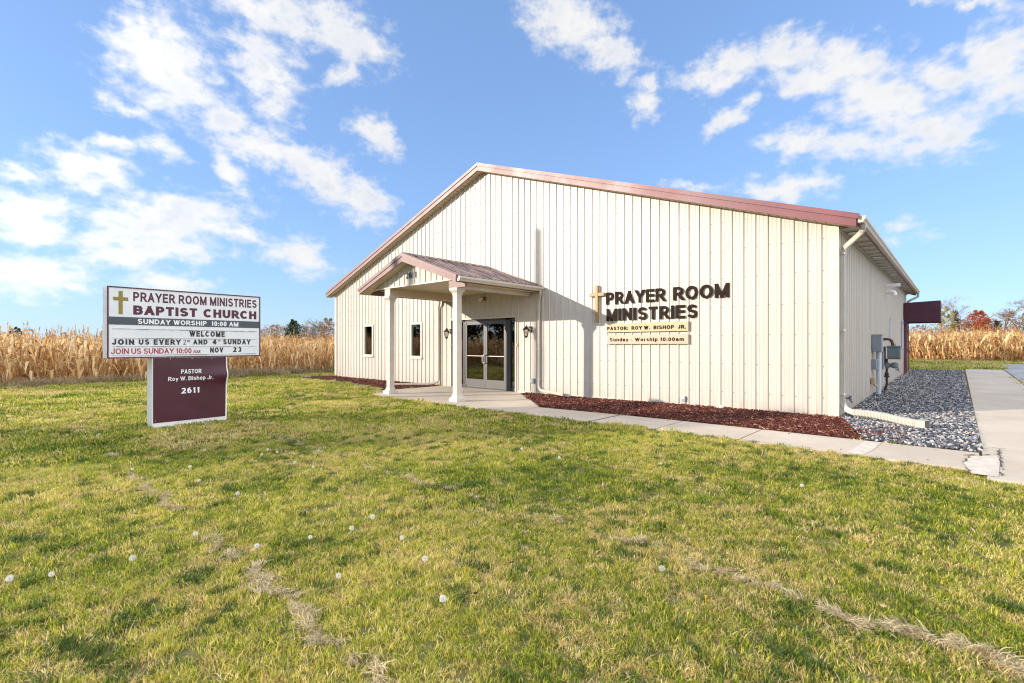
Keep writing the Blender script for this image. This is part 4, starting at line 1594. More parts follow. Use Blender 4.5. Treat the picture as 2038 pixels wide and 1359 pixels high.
mb.tube([(-1.22, 16.45, 1.31), (-1.22, 16.45, 1.37)], .03, 10)
mb.tube([(-1.17, 16.45, 1.24), (-1.07, 16.45, 1.25)], .022, 8)
mb.build('fitting', M_PVC, e)
mb = MB()
mb.tube(smooth_path([(-1.46, 16.45, .02), (-1.45, 16.45, .15), (-1.415, 16.45, .30), (-1.415, 16.45, .45), (-1.415, 16.45, .98)], 5), .028, 10)
mb.lathe((-1.415, 16.45, .52), [(.03, -.05), (.065, -.03), (.065, .0), (.04, .02), (.05, .06), (.03, .09)], 12)
mb.tube([(-1.46, 16.45, 1.30), (-1.46, 16.45, .80)], .026, 10)
mb.build('riser', M_BLACK, e)
mb = MB()
mb.lathe((-1.405, 16.45, .80), [(.03, -.09), (.055, -.05), (.06, .0), (.055, .05), (.03, .08)], 12)
mb.cyl((-1.40, 16.45, .80), (-1.27, 16.45, .80), .045)
mb.lathe((-1.25, 16.45, .72), [(.03, 0), (.085, .03), (.09, .08), (.085, .13), (.03, .16)], 14)
mb.build('regulator', M_GAS, e)
mb = MB()
mb.lathe((-1.45, 15.95, .045), [(.28, 0), (.30, .02), (.27, .05), (.20, .06), (.19, .04)], 20)
tag(mb.build('edging_ring', M_BLACK), 'black plastic ring on the stones round the meter pipes', 'ring')


def hose_bib(y, z, label):
    mb = MB()
    mb.cyl((-1.64, y, z), (-1.56, y, z), .02, n=8)
    mb.lathe((-1.56, y, z - .04), [(.02, 0), (.026, .02), (.026, .06), (.012, .075)], 8)
    mb.cyl((-1.555, y, z - .03), (-1.52, y, z - .085), .017, n=8)
    mb.box(-1.60, -1.53, y - .028, y + .028, z + .04, z + .052)
    tag(mb.build('hose_tap', M_GAS), label, 'tap', 'fittings on the side wall')


hose_bib(11.52, .30, 'dark hose tap low on side wall beside the corner downspout')
hose_bib(21.9, .48, 'dark hose tap on side wall beyond the gas meter')
mb = MB()
mb.tube([(-1.64, 18.6, 3.13), (-1.28, 18.6, 3.13)], .055, 12)
mb.lathe((-1.64, 18.6, 3.13), [(.001, 0)], 3) if False else None
tag(mb.build('vent_pipe', M_WHITE), 'straight white vent pipe sticking out of upper side wall', 'vent pipe', 'vent pipes high on the side wall')
mb = MB()
mb.tube(smooth_path([(-1.64, 18.6, 2.94), (-1.52, 18.6, 2.95), (-1.43, 18.6, 2.92), (-1.41, 18.6, 2.83)], 5), .058, 12)
tag(mb.build('vent_pipe', M_WHITE), 'bent white vent elbow below the straight vent pipe', 'vent pipe', 'vent pipes high on the side wall')
mb = MB()
mb.tube([(-1.60, 19.7, 1.42), (-1.60, 19.7, 2.16), (-1.585, 19.7, 2.19), (-1.56, 19.7, 2.18)], .02, 8)
tag(mb.build('wall_conduit', M_PVC), 'thin grey conduit running up the side wall behind gas meter', 'conduit', 'conduits on the side wall')
mb = MB()
mb.tube([(-1.595, 24.1, 1.18), (-1.595, 24.1, 2.24)], .033, 8)
mb.box(-1.63, -1.56, 24.05, 24.15, 2.22, 2.30)
tag(mb.build('wall_conduit', M_PVC), 'pale conduit on side wall next to the awning', 'conduit', 'conduits on the side wall')

# awning and door near the far end of the side wall
e = empty('door_awning', (-1.1, 25.8, 2.2), 'boxy maroon fabric awning over the far side door', 'awning')
mb = MB()
x1, y0, y1 = -.505, 25.05, 26.55
mb.quad((XR + .03, y0, 2.36), (x1, y0, 2.36), (x1, y0, 3.06), (XR + .03, y0, 3.02))
mb.quad((XR + .03, y1, 2.36), (XR + .03, y1, 3.02), (x1, y1, 3.06), (x1, y1, 2.36))
mb.quad((x1, y0, 2.36), (x1, y1, 2.36), (x1, y1, 3.06), (x1, y0, 3.06))
mb.quad((XR + .03, y0, 3.02), (x1, y0, 3.06), (x1, y1, 3.06), (XR + .03, y1, 3.02))
mb.build('cover', M_AWN, e)
mb = MB()
n = 10
for (ax, ay, bx, by) in ((XR + .03, y0 - .006, x1 + .006, y0 - .006), (x1 + .006, y0, x1 + .006, y1), (x1 + .006, y1 + .006, XR + .03, y1 + .006)):
    mb.quad((ax, ay, 2.235), (bx, by, 2.235), (bx, by, 2.365), (ax, ay, 2.365))
mb.build('valance', M_AWN, e)
for y in (y0 + .03, y1 - .03):
    mb = MB()
    for z in (2.38, 3.0):
        mb.cyl((XR + .02, y, z), (x1 - .02, y, z), .014, n=8)
    mb.cyl((x1 - .02, y, 2.38), (x1 - .02, y, 3.0), .014, n=8)
    mb.build('frame', M_ALU, e)
e2 = empty('side_door', (XR, 25.8, .2), 'maroon framed side door under the boxy awning', 'door')
mb = MB()
for a, b_, c, d_ in ((25.28, 25.36, .1, 2.2), (26.28, 26.36, .1, 2.2), (25.36, 26.28, 2.12, 2.2)):
    mb.box(XR + .024, XR + .12, a, b_, c, d_)
mb.build('frame', M_MAROON, e2)
mb = MB()
mb.box(XR + .03, XR + .075, 25.36, 26.28, .14, 2.12)
leaf = mb.build('door_panel', M_TRIM, e2)
mb = MB()
for z in (.4, 1.15, 1.9):
    mb.box(XR + .075, XR + .125, 25.355, 25.375, z - .05, z + .05)
mb.cyl((XR + .075, 26.2, 1.1), (XR + .15, 26.2, 1.1), .025)
mb.build('hinge', M_BLACK, leaf)

# utility pole beside the road, outside the picture: its shadow crosses the lawn and the front wall
pole = empty('utility_pole', (-26.3, -13.4, 0), 'tall brown wooden utility pole beside the road', 'utility pole')
mb = MB()
mb.tube([(-26.3, -13.4, -.2), (-26.3, -13.4, 12.35)], .15, 12, scales=[1.1, .75])
mb.build('shaft', M_WOODPOLE, pole)
mb = MB()
mb.tube([(-26.13, -13.4, 8.2), (-26.13, -13.4, 9.0)], .02, 6)
mb.build('guard', M_GAS, pole)

# ------------------------------------------------------------------ scattering of uncountable stuff
def variant(name, verts, faces, mats, shade=None, midx=None, smooth=False):
    """a mesh object that is not in the scene itself, only instanced"""
    me = bpy.data.meshes.new(name)
    me.from_pydata(verts, [], faces)
    for m in (mats if isinstance(mats, (list, tuple)) else [mats]):
        me.materials.append(m)
    if midx is not None:
        me.polygons.foreach_set('material_index', midx)
    if shade is not None:
        a = me.attributes.new('shade', 'FLOAT', 'POINT')
        a.data.foreach_set('value', shade)
    if smooth:
        me.polygons.foreach_set('use_smooth', [True] * len(faces))
    me.update()
    return bpy.data.objects.new(name, me)


def scatter(name, P, rot, scl, idx, variants, label):
    me = bpy.data.meshes.new(name)
    n = len(P)
    me.vertices.add(n)
    me.vertices.foreach_set('co', np.asarray(P, dtype=np.float32).ravel())
    a = me.attributes.new('rot', 'FLOAT_VECTOR', 'POINT')
    a.data.foreach_set('vector', np.asarray(rot, dtype=np.float32).ravel())
    a = me.attributes.new('scl', 'FLOAT', 'POINT')
    a.data.foreach_set('value', np.asarray(scl, dtype=np.float32))
    a = me.attributes.new('idx', 'INT', 'POINT')
    a.data.foreach_set('value', np.asarray(idx, dtype=np.int32))
    o = bpy.data.objects.new(name, me)
    COL.objects.link(o)
    vc = bpy.data.collections.new(name + '_kinds')
    for i, v in enumerate(variants):
        v.name = '%s_kind_%03d' % (name, i)
        vc.objects.link(v)
    g = bpy.data.node_groups.new(name + '_scatter', 'GeometryNodeTree')
    g.interface.new_socket('Geometry', in_out='INPUT', socket_type='NodeSocketGeometry')
    g.interface.new_socket('Geometry', in_out='OUTPUT', socket_type='NodeSocketGeometry')
    N, L = g.nodes, g.links
    gi, go = N.new('NodeGroupInput'), N.new('NodeGroupOutput')
    ci = N.new('GeometryNodeCollectionInfo')
    ci.inputs['Collection'].default_value = vc
    ci.inputs['Separate Children'].default_value = True
    ci.inputs['Reset Children'].default_value = True
    ip = N.new('GeometryNodeInstanceOnPoints')
    ip.inputs['Pick Instance'].default_value = True

    def attr(nm, typ):
        x = N.new('GeometryNodeInputNamedAttribute')
        x.data_type = typ
        x.inputs['Name'].default_value = nm
        return x.outputs['Attribute']
    L.new(gi.outputs[0], ip.inputs['Points'])
    L.new(ci.outputs[0], ip.inputs['Instance'])
    L.new(attr('idx', 'INT'), ip.inputs['Instance Index'])
    L.new(attr('rot', 'FLOAT_VECTOR'), ip.inputs['Rotation'])
    L.new(attr('scl', 'FLOAT'), ip.inputs['Scale'])
    L.new(ip.outputs[0], go.inputs[0])
    md = o.modifiers.new('scatter', 'NODES')
    md.node_group = g
    tag(o, label, None, None, 'stuff')
    return o


def fnoise(x, y, sc, seed=0.0):
    return np.array([noise.noise((a * sc + seed, b_ * sc - seed, seed * 1.7)) for a, b_ in zip(x, y)])


def gzv(x, y):
    return np.array([gz(a, b_) for a, b_ in zip(x, y)])


# ---- beds: red mulch along the front wall, grey stones along the side wall
MULCH_R = [(-9.15, D - .035), (-9.15, 10.42), (-6.85, 8.43), (-1.05, 8.42), (-1.12, 8.9), (-1.30, 9.6), (-1.45, 10.2), (-1.60, D - .035)]
MULCH_L = [(-20.55, 9.30), (-19.6, 9.25), (-16.4, 9.22), (-13.9, 8.80), (-12.98, 8.50), (-12.98, D - .035), (-20.45, D - .035)]
STONES = [(-1.60, D), (-1.42, 10.2), (-1.28, 9.6), (-1.10, 8.9), (-.98, 8.42), (.225, 8.42), (.225, 12.0), (.15, 28.6), (-1.62, 28.6)]
STONES_L = [(-20.85, 9.12), (-16.4, 9.06), (-13.9, 8.64), (-13.0, 8.32), (-12.98, 8.50), (-13.9, 8.80), (-16.4, 9.22), (-19.6, 9.25), (-20.55, 9.30), (-20.5, D), (-20.85, D)]


def bed(name, poly, m, lift):
    bm = bmesh.new()
    x0, x1 = min(p[0] for p in poly), max(p[0] for p in poly)
    y0, y1 = min(p[1] for p in poly), max(p[1] for p in poly)
    step = .12
    vs, fs, ids = [], [], {}
    nx, ny = int((x1 - x0) / step) + 1, int((y1 - y0) / step) + 1
    gx = x0 + (np.arange(nx) + .5) * step
    gy = y0 + (np.arange(ny) + .5) * step
    X, Y = np.meshgrid(gx, gy)
    ins = inpoly(X, Y, poly)
    for j in range(ny):
        for i in range(nx):
            if not ins[j, i]:
                continue
            q = []
            for (a, b_) in ((i, j), (i + 1, j), (i + 1, j + 1), (i, j + 1)):
                if (a, b_) not in ids:
                    px, py = x0 + a * step, y0 + b_ * step
                    ids[(a, b_)] = len(vs)
                    vs.append((px, py, gz(px, py) + lift + .02 * noise.noise((px * 1.7, py * 1.7, 3))))
                q.append(ids[(a, b_)])
            fs.append(q)
    return tag(mesh_obj(name, vs, fs, m, smooth=True), kind='structure')


M_MULCHBED = material('mulch_soil', (.085, .022, .014), .95, var=.4, vscale=25, bump=.8, bscale=70)
M_STONEBED = material('stone_soil', (.055, .055, .06), .95, var=.5, vscale=30, bump=.8, bscale=50)
bed('mulch_bed', MULCH_R, M_MULCHBED, .012)
bed('mulch_bed', MULCH_L, M_MULCHBED, .012)
bed('stone_bed', STONES, M_STONEBED, .006)


def sample_poly(poly, dens):
    x0, x1 = min(p[0] for p in poly), max(p[0] for p in poly)
    y0, y1 = min(p[1] for p in poly), max(p[1] for p in poly)
    n = int(dens * (x1 - x0) * (y1 - y0))
    x, y = rng.uniform(x0, x1, n), rng.uniform(y0, y1, n)
    k = inpoly(x, y, poly)
    return x[k], y[k]


def leaf_mat(name, stops, rough=.85):
    m = bpy.data.materials.new(name)
    m.use_nodes = True
    b = NT(m.node_tree)
    rnd = b.n('ShaderNodeObjectInfo').outputs['Random']
    pos = b.n('ShaderNodeNewGeometry').outputs['Position']
    f = b.math('MULTIPLY_ADD', b.math('SUBTRACT', b.noise(pos, 45, 3), .5), .35, rnd)
    c = b.ramp(f, stops)
    p = b.n('ShaderNodeBsdfPrincipled', {'Base Color': c, 'Roughness': rough, 'Specular IOR Level': .2})
    b.n('ShaderNodeOutputMaterial', {0: p.outputs[0]})
    MATS[name] = m
    return m


M_CHIP = leaf_mat('red_mulch_chip', [(0, (.035, .008, .007)), (.4, (.095, .024, .018)), (.75, (.155, .045, .031)), (.9, (.26, .10, .06)), (1, (.42, .28, .18))])
M_STONE = leaf_mat('grey_stone', [(0, (.035, .04, .05)), (.4, (.09, .10, .125)), (.66, (.22, .23, .25)), (.82, (.38, .35, .31)), (.95, (.58, .54, .49)), (1, (.50, .32, .22))], .6)
chips = []
for k in range(8):
    r = random.Random(100 + k)
    L, W, T = r.uniform(.02, .045), r.uniform(.006, .013), r.uniform(.003, .007)
    vs = []
    for sx in (-1, -.3, .4, 1):
        w = W * (1 - .5 * abs(sx) ** 3) * r.uniform(.6, 1.1)
        oz = r.uniform(-.004, .004)
        vs += [(sx * L, -w, oz - T), (sx * L, w, oz - T), (sx * L * r.uniform(.85, 1), w * .8, oz + T), (sx * L * r.uniform(.85, 1), -w * .8, oz + T)]
    fs = [(3, 2, 1, 0), (12, 13, 14, 15)]
    for i in range(3):
        fs += [(4 * i + q, 4 * i + (q + 1) % 4, 4 * i + 4 + (q + 1) % 4, 4 * i + 4 + q) for q in range(4)]
    chips.append(variant('chip', vs, fs, M_CHIP))
xa, ya = sample_poly(MULCH_R, 900)
xb, yb_ = sample_poly(MULCH_L, 420)
# strays on the stones
xc = rng.uniform(-1.25, -.55, 260)
yc = rng.uniform(8.46, 9.9, 260)
x, y = np.concatenate([xa, xb, xc]), np.concatenate([ya, yb_, yc])
n = len(x)
z = gzv(x, y) + .024 + rng.uniform(-.006, .012, n)
scatter('red_mulch', np.stack([x, y, z], 1), np.stack([rng.normal(0, .35, n), rng.normal(0, .3, n), rng.uniform(0, 6.28, n)], 1), rng.uniform(.42, 1.0, n), rng.integers(0, 8, n), chips, 'red wood mulch along the front wall')

stones = []
for k in range(8):
    r = random.Random(200 + k)
    bm = bmesh.new()
    bmesh.ops.create_icosphere(bm, subdivisions=2, radius=.0175)
    s = Vector((r.uniform(.8, 1.35), r.uniform(.7, 1.0), r.uniform(.5, .75)))
    for v in bm.verts:
        q = 1 + .35 * noise.noise(v.co * 38 + Vector((k * 7.3, 0, 0)))
        v.co = Vector((v.co.x * s.x, v.co.y * s.y, v.co.z * s.z)) * q
    bm.verts.index_update()
    stones.append(variant('stone', [v.co[:] for v in bm.verts], [[v.index for v in f.verts] for f in bm.faces], M_STONE, smooth=True))
    bm.free()
xa, ya = sample_poly(STONES, 1000)
d_ = np.hypot(xa, ya)
keep = rng.random(len(xa)) < np.clip(1.4 - d_ / 26, .45, 1)
xa, ya = xa[keep], ya[keep]
xb, yb_ = sample_poly(STONES_L, 260)
x, y = np.concatenate([xa, xb]), np.concatenate([ya, yb_])
n = len(x)
z = gzv(x, y) + .014 + rng.uniform(-.004, .016, n)
sc_ = rng.uniform(.55, 1.35, n) * np.where(np.hypot(x, y) > 16, 1.15, 1.0)
scatter('grey_stones', np.stack([x, y, z], 1), np.stack([rng.normal(0, .5, n), rng.normal(0, .5, n), rng.uniform(0, 6.28, n)], 1), sc_, rng.integers(0, 8, n), stones, 'grey and white landscape stones along the side wall')

# ---- lawn
M_GRASS = leafy('grass_blade', [(0, (.05, .095, .014)), (.18, (.11, .18, .022)), (.38, (.25, .345, .022)), (.55, (.47, .49, .036)), (.7, (.69, .59, .10)), (.85, (.80, .63, .20)), (1, (.90, .75, .36))], .45, .5, .38, per=.75, spec=.3)
M_LUSHSHADE = leafy('lush_shade_blade', [(0, (.03, .065, .014)), (.5, (.08, .14, .022)), (1, (.18, .24, .032))], .35, .55, per=.8, spec=.3)  # dark tufts: lusher grass, with the shade of lawn gaps put into colour
M_STRAW = leafy('dead_grass_blade', [(0, (.38, .26, .085)), (.4, (.70, .54, .19)), (1, (.92, .80, .46))], .4, .7, per=.75)


def tuft(seed, nbl, rad, hmin, hmax, wid, lean, m, flat=False):
    r = random.Random(seed)
    vs, fs, sh = [], [], []
    for _ in range(nbl):
        a, q = r.uniform(0, 6.283), rad * math.sqrt(r.random())
        bx, by = q * math.cos(a), q * math.sin(a)
        h = r.uniform(hmin, hmax)
        w = wid * r.uniform(.7, 1.25)
        d = r.uniform(0, 6.283)
        dx, dy = math.cos(d), math.sin(d)
        px, py = -dy, dx
        if flat:
            dx, dy = math.cos(r.gauss(0, .7)), math.sin(r.gauss(0, .7))
            px, py = -dy, dx
        l = h * r.uniform(.15, lean)
        z1 = h * .55
        z2 = h * r.uniform(.75, 1.0) if not flat else h * .18
        if flat:
            z1, l = h * .22, h
        tw = r.uniform(-.5, .5)
        pts = [(bx, by, -.004), (bx + dx * l * .35, by + dy * l * .35, z1), (bx + dx * l, by + dy * l, z2)]
        o = len(vs)
        vs += [(pts[0][0] - px * w * .5, pts[0][1] - py * w * .5, pts[0][2]), (pts[0][0] + px * w * .5, pts[0][1] + py * w * .5, pts[0][2]),
               (pts[1][0] + px * w * .45 + tw * w * dx, pts[1][1] + py * w * .45, pts[1][2]), (pts[1][0] - px * w * .45, pts[1][1] - py * w * .45, pts[1][2]), pts[2]]
        fs += [(o, o + 1, o + 2, o + 3), (o + 3, o + 2, o + 4)]
        s = r.random() ** 1.15
        sh += [s] * 5
    return variant('tuft', vs, fs, m, sh)


near_g = [tuft(300 + k, 34, .060, .016, .044, .0048, 1.4, M_GRASS) for k in range(6)]
near_s = [tuft(330 + k, 34, .060, .012, .036, .0044, 1.9, M_STRAW) for k in range(3)]
flat_s = [tuft(350 + k, 34, .035, .025, .06, .0030, 1.0, M_STRAW, True) for k in range(3)]
tall_g = [tuft(370 + k, 34, .055, .022, .060, .0052, 1.2, M_LUSHSHADE) for k in range(3)]
far_g = [tuft(390 + k, 52, .13, .020, .05, .011, 1.4, M_GRASS) for k in range(5)]
far_s = [tuft(410 + k, 52, .13, .014, .042, .010, 1.9, M_STRAW) for k in range(2)]
KINDS = near_g + near_s + flat_s + tall_g + far_g + far_s    # 0-5, 6-8, 9-11, 12-14, 15-19, 20-21

WALKS = [LANDING, [(-6.85, WALK_Y0 + .165), (-3.0, WALK_Y0 + .085), (.25, WALK_Y0 + .03), (.25, WALK_Y1), (-6.85, WALK_Y1)], [(.22, 6.84), (1.47, 6.84), (1.47, 30.3), (.15, 30.3)],
         MULCH_R, MULCH_L, STONES, STONES_L, [(XL, D), (XR, D), (XR, YB), (XL, YB)], LOT,
         [(-10.42, 2.0), (-10.05, 2.0), (-10.1, 3.2), (-10.47, 3.2)]]
# worn wheel tracks: (y, x from, x to, half width, strength)
TRACKS = [(1.14, -6.55, -6.1, .05, .8), (1.13, -5.95, -4.75, .07, 1), (1.11, -3.95, -3.38, .045, .9), (1.12, -3.18, -2.62, .085, 1.2), (1.10, -2.56, -2.02, .06, 1.1), (1.10, -1.97, -1.55, .05, .8),
          (3.02, -6.6, -5.4, .035, .6), (2.97, -5.0, -4.3, .03, .5), (2.96, -4.25, -3.45, .06, .9), (3.0, -3.25, -3.0, .04, .6), (3.04, -2.6, -2.2, .035, .6), (3.04, -1.80, -1.50, .06, 1.0), (3.0, -1.28, -1.0, .05, .7), (2.98, -.95, -.62, .055, .9),
          (2.94, -.50, -.13, .105, 1.25), (2.95, -.13, .10, .07, 1.1), (2.95, .05, .75, .12, 1.2), (1.19, -8.05, -7.82, .10, .9), (1.08, -2.19, -2.08, .05, .5), (3.1, -8.1, -7.4, .05, .5), (3.1, -7.3, -6.7, .04, .5)]


def ring(d0, d1, dens, kinds_g, kinds_s, scale, a0=-52, a1=52):
    area = math.radians(a1 - a0) * (d1 * d1 - d0 * d0) / 2
    n = int(area * dens)
    d = np.sqrt(rng.uniform(d0 * d0, d1 * d1, n))
    a = np.radians(rng.uniform(a0, a1, n)) - YAW
    x, y = d * np.sin(a), d * np.cos(a)
    ok = np.ones(n, bool)
    for p in WALKS:
        ok &= ~inpoly(x, y, p)
    ok &= (x > -23.9) & (y < 44.8)
    x, y, d = x[ok], y[ok], d[ok]
    n = len(x)
    p1 = fnoise(x, y, .55, 3.1)
    p2 = fnoise(x, y, 2.6, 9.7)
    mow = np.sin((x * .2 + y) * 2 * math.pi / 1.3) * .07
    ps = .27 + .5 * p1 + .55 * p2 + mow + .05 * np.clip((x + 5) / 4, -1, 1) + .04 * np.clip((d - 5) / 8, 0, 1)
    u = rng.random(n)
    straw = u < np.clip(ps, .03, .8)
    idx = np.where(straw, rng.choice(kinds_s, n), rng.choice(kinds_g, n))
    thin = rng.random(n) < np.clip(.04 + .3 * (fnoise(x, y, 4.5, 21.0)), 0, .14)
    fl_ = fnoise(x, y, 6.5, 40.0) + .35 * fnoise(x, y, 1.1, 70.0)
    lush_shade = (rng.random(n) < np.clip((fl_ - .16) * 1.5, 0, .5)) & (d < 15)
    if d1 <= 15:
        idx = np.where(lush_shade, rng.choice([12, 13, 14], n), idx)
    rz = rng.uniform(0, 6.283, n)
    s = rng.uniform(.75, 1.3, n) * scale * np.where(straw, 1.0, 1 + .25 * p2)
    keep = ~thin
    for (ty, x0, x1, hw, st) in TRACKS:
        wob = .03 * np.sin(x * 9 + ty * 5) + .02 * np.sin(x * 23)
        hit = (np.abs(y - ty - wob) < hw * (.16 + .45 * np.abs(np.sin(x * 13 + ty)))) & (x > x0) & (x < x1)
        fl = hit & (rng.random(n) < min(1, st))
        keep &= ~(hit & (rng.random(n) < .85))
        if d1 <= 15:
            idx = np.where(fl, rng.choice([9, 10, 11], n), idx)
            rz = np.where(fl, rng.normal(0, .35, n) + np.where(rng.random(n) < .5, 0, math.pi), rz)
            s = np.where(fl, scale * .95, s)
    z = gzv(x, y) - .012 + np.array([.018 * noise.noise((a_ * .9, b_ * .9, 0)) - .004 for a_, b_ in zip(x, y)])
    P = np.stack([x, y, z], 1)[keep]
    rot = np.stack([rng.normal(0, .12, n), rng.normal(0, .12, n), rz], 1)[keep]
    return P, rot, s[keep], idx[keep]


parts = [ring(1.0, 4.0, 820, range(0, 6), range(6, 9), .74, -62, 62), ring(4.0, 8.0, 400, range(0, 6), range(6, 9), .92, -58, 58), ring(8.0, 14.0, 90, range(15, 20), range(20, 22), 1.0), ring(14.0, 26.0, 46, range(15, 20), range(20, 22), 1.35), ring(26.0, 52.0, 14, range(15, 20), range(20, 22), 2.0)]
P, ro, s, ix = [np.concatenate(q) for q in zip(*parts)]
scatter('lawn_grass', P, ro, s, ix, KINDS, 'patchy green and straw coloured mown lawn grass')
M_THATCH = material('thatch', (.62, .52, .39), .95, build=mat_thatch)
M_MAT = leafy('matted_straw', [(0, (.24, .18, .09)), (.35, (.50, .40, .22)), (.7, (.72, .60, .37)), (1, (.86, .75, .52))], .3, .8, per=.85)
MATTED = [tuft(440 + k, 30, .030, .025, .065, .0034, 1.0, M_MAT, True) for k in range(5)]
px, py = [], []
for (ty, x0, x1, hw, st) in TRACKS:
    n = int((x1 - x0) * hw * 2 * 560 * min(1, st))
    xx = rng.uniform(x0, x1, n)
    wob = .03 * np.sin(xx * 9 + ty * 5) + .02 * np.sin(xx * 23)
    wid = hw * (.14 + .48 * np.abs(np.sin(xx * 13 + ty))) * np.clip(np.sin(math.pi * (xx - x0) / (x1 - x0)) * 3, 0, 1)
    px.append(xx)
    py.append(ty + wob + wid * np.clip(rng.normal(0, .55, n), -1.25, 1.25))
px, py = np.concatenate(px), np.concatenate(py)
n = len(px)
pz = gzv(px, py) - .008 + np.array([.018 * noise.noise((a_ * .9, b_ * .9, 0)) for a_, b_ in zip(px, py)]) + rng.uniform(0, .010, n)
scatter('dead_grass', np.stack([px, py, pz], 1), np.stack([rng.normal(0, .2, n), rng.normal(0, .2, n), rng.normal(0, .5, n) + np.where(rng.random(n) < .5, 0, math.pi)], 1), rng.uniform(.7, 1.2, n), rng.integers(0, 5, n), MATTED, 'bare tracks of matted pale straw worn across the lawn')

LEAFLET = []
M_FALLEN = leaf_mat('fallen_leaf', [(0, (.07, .035, .018)), (.5, (.19, .10, .045)), (.85, (.30, .19, .07)), (1, (.38, .28, .14))])
for k in range(4):
    r = random.Random(800 + k)
    vs, fs = [(0, 0, .004)], []
    for i in range(9):
        a = i * 6.283 / 9
        q = .017 * (.55 + .45 * abs(math.cos(a))) * r.uniform(.75, 1.15)
        vs.append((q * math.cos(a) * 1.3, q * math.sin(a), r.uniform(-.002, .008)))
    fs = [(0, 1 + i, 1 + (i + 1) % 9) for i in range(9)]
    LEAFLET.append(variant('leaflet', vs, fs, M_FALLEN))
n = 420
d_, a_ = 1.4 + 10 * rng.random(n) ** .8, np.radians(rng.uniform(-55, 55, n)) - YAW
x, y = d_ * np.sin(a_), d_ * np.cos(a_)
ok = np.ones(n, bool)
for p in WALKS[3:]:
    ok &= ~inpoly(x, y, p)
ok &= ~((y > WALK_Y0) & (y < WALK_Y1) & (rng.random(n) < .8))
x, y = x[ok], y[ok]
n = len(x)
onwalk = inpoly(x, y, WALKS[0]) | inpoly(x, y, WALKS[1]) | inpoly(x, y, WALKS[2])
scatter('fallen_leaves', np.stack([x, y, gzv(x, y) + np.where(onwalk, .011, .012 + .014 * rng.random(n))], 1), np.stack([rng.normal(0, .4, n), rng.normal(0, .4, n), rng.uniform(0, 6.28, n)], 1), rng.uniform(.35, .95, n), rng.integers(0, 4, n), LEAFLET, 'small brown fallen leaves scattered over lawn and walk')

# ------------------------------------------------------------------ dandelions on the lawn
M_STEM = material('dandelion_stem', (.26, .22, .10), .7, var=.2, vscale=20)
M_SEED = material('dandelion_seed', (.16, .11, .06), .8)
M_YEL = material('dandelion_yellow', (.62, .42, .02), .7, var=.15, vscale=60)
m = bpy.data.materials.new('dandelion_fluff')
m.use_nodes = True
b = NT(m.node_tree)
t1 = b.n('ShaderNodeBsdfTranslucent', {'Color': (.85, .84, .82, 1)})
d1_ = b.n('ShaderNodeBsdfDiffuse', {'Color': (.82, .81, .79, 1)})
mx = b.n('ShaderNodeMixShader', {0: .45, 1: d1_.outputs[0], 2: t1.outputs[0]})
b.n('ShaderNodeOutputMaterial', {0: mx.outputs[0]})
M_FLUFF = m


def fluff_mesh(seed, rad):
    r = random.Random(seed)
    vs, fs = [], []
    n = 95
    for i in range(n):
        z = 1 - 2 * (i + .5) / n
        a = i * 2.399963
        q = math.sqrt(1 - z * z)
        d = Vector((q * math.cos(a), q * math.sin(a), z))
        t = d.orthogonal().normalized()
        u = d.cross(t)
        c = d * rad * r.uniform(.88, 1.02)
        w = rad * .21
        ph = r.uniform(0, 1.5)
        for k in range(3):          # three thin crossed hairs of a seed parachute
            g = ph + k * math.pi / 3
            h = t * math.cos(g) + u * math.sin(g)
            o_ = h.cross(d) * rad * .022
            o = len(vs)
            vs += [c - h * w - o_, c + h * w - o_, c + h * w + o_ + d * .0006, c - h * w + o_ + d * .0006]
            fs.append((o, o + 1, o + 2, o + 3))
        o = len(vs)                 # its stalk
        s_ = t * rad * .012
        vs += [d * rad * .15 - s_, d * rad * .15 + s_, c + s_, c - s_]
        fs.append((o, o + 1, o + 2, o + 3))
    return vs, fs


FL = []
for k in range(3):
    vs, fs = fluff_mesh(500 + k, .0148)
    me = bpy.data.meshes.new('seed_head')
    me.from_pydata([v[:] for v in vs], [], fs)
    me.materials.append(M_FLUFF)
    FL.append(me)
bm = bmesh.new()
bmesh.ops.create_icosphere(bm, subdivisions=2, radius=.0045)
core = bpy.data.meshes.new('seed_core')
bm.to_mesh(core)
bm.free()
core.materials.append(M_SEED)
mb = MB()
mb.tube([(0, 0, -.01), (.004, .002, .04), (0, 0, .1)], .0017, 6)
STEM = bpy.data.meshes.new('stem')
STEM.from_pydata(mb.v, [], mb.f)
STEM.materials.append(M_STEM)
DAND = [(-3.88, .13, .07), (-3.76, .29, .075), (-3.61, .63, .10), (-3.83, 1.01, .08), (-5.42, 1.46, .07), (-6.15, 1.57, .07), (-4.66, 1.55, .07), (-6.5, 1.13, .07), (-9.39, 1.22, .07), (-9.42, 1.08, .07), (-9.52, 1.26, .07),
        (-8.37, 1.93, .07), (-6.2, 2.33, .07), (-6.46, 2.5, .07), (-6.2, 2.51, .07), (-5.46, 2.4, .07), (-5.06, 2.42, .08), (-3.3, 1.21, .08), (-3.2, 1.51, .075), (-3.14, 1.78, .075), (-3.23, 2.0, .075), (-2.73, 1.91, .08),
        (-2.34, 1.8, .09), (-1.92, 1.59, .08), (-1.25, 2.64, .085), (-3.82, 5.2, .07), (-3.37, 4.5, .07), (-4.01, 4.58, .07), (-2.39, 5.03, .07), (-1.06, 5.11, .07), (-2.56, 1.37, .07), (-7.05, 1.96, .07)]
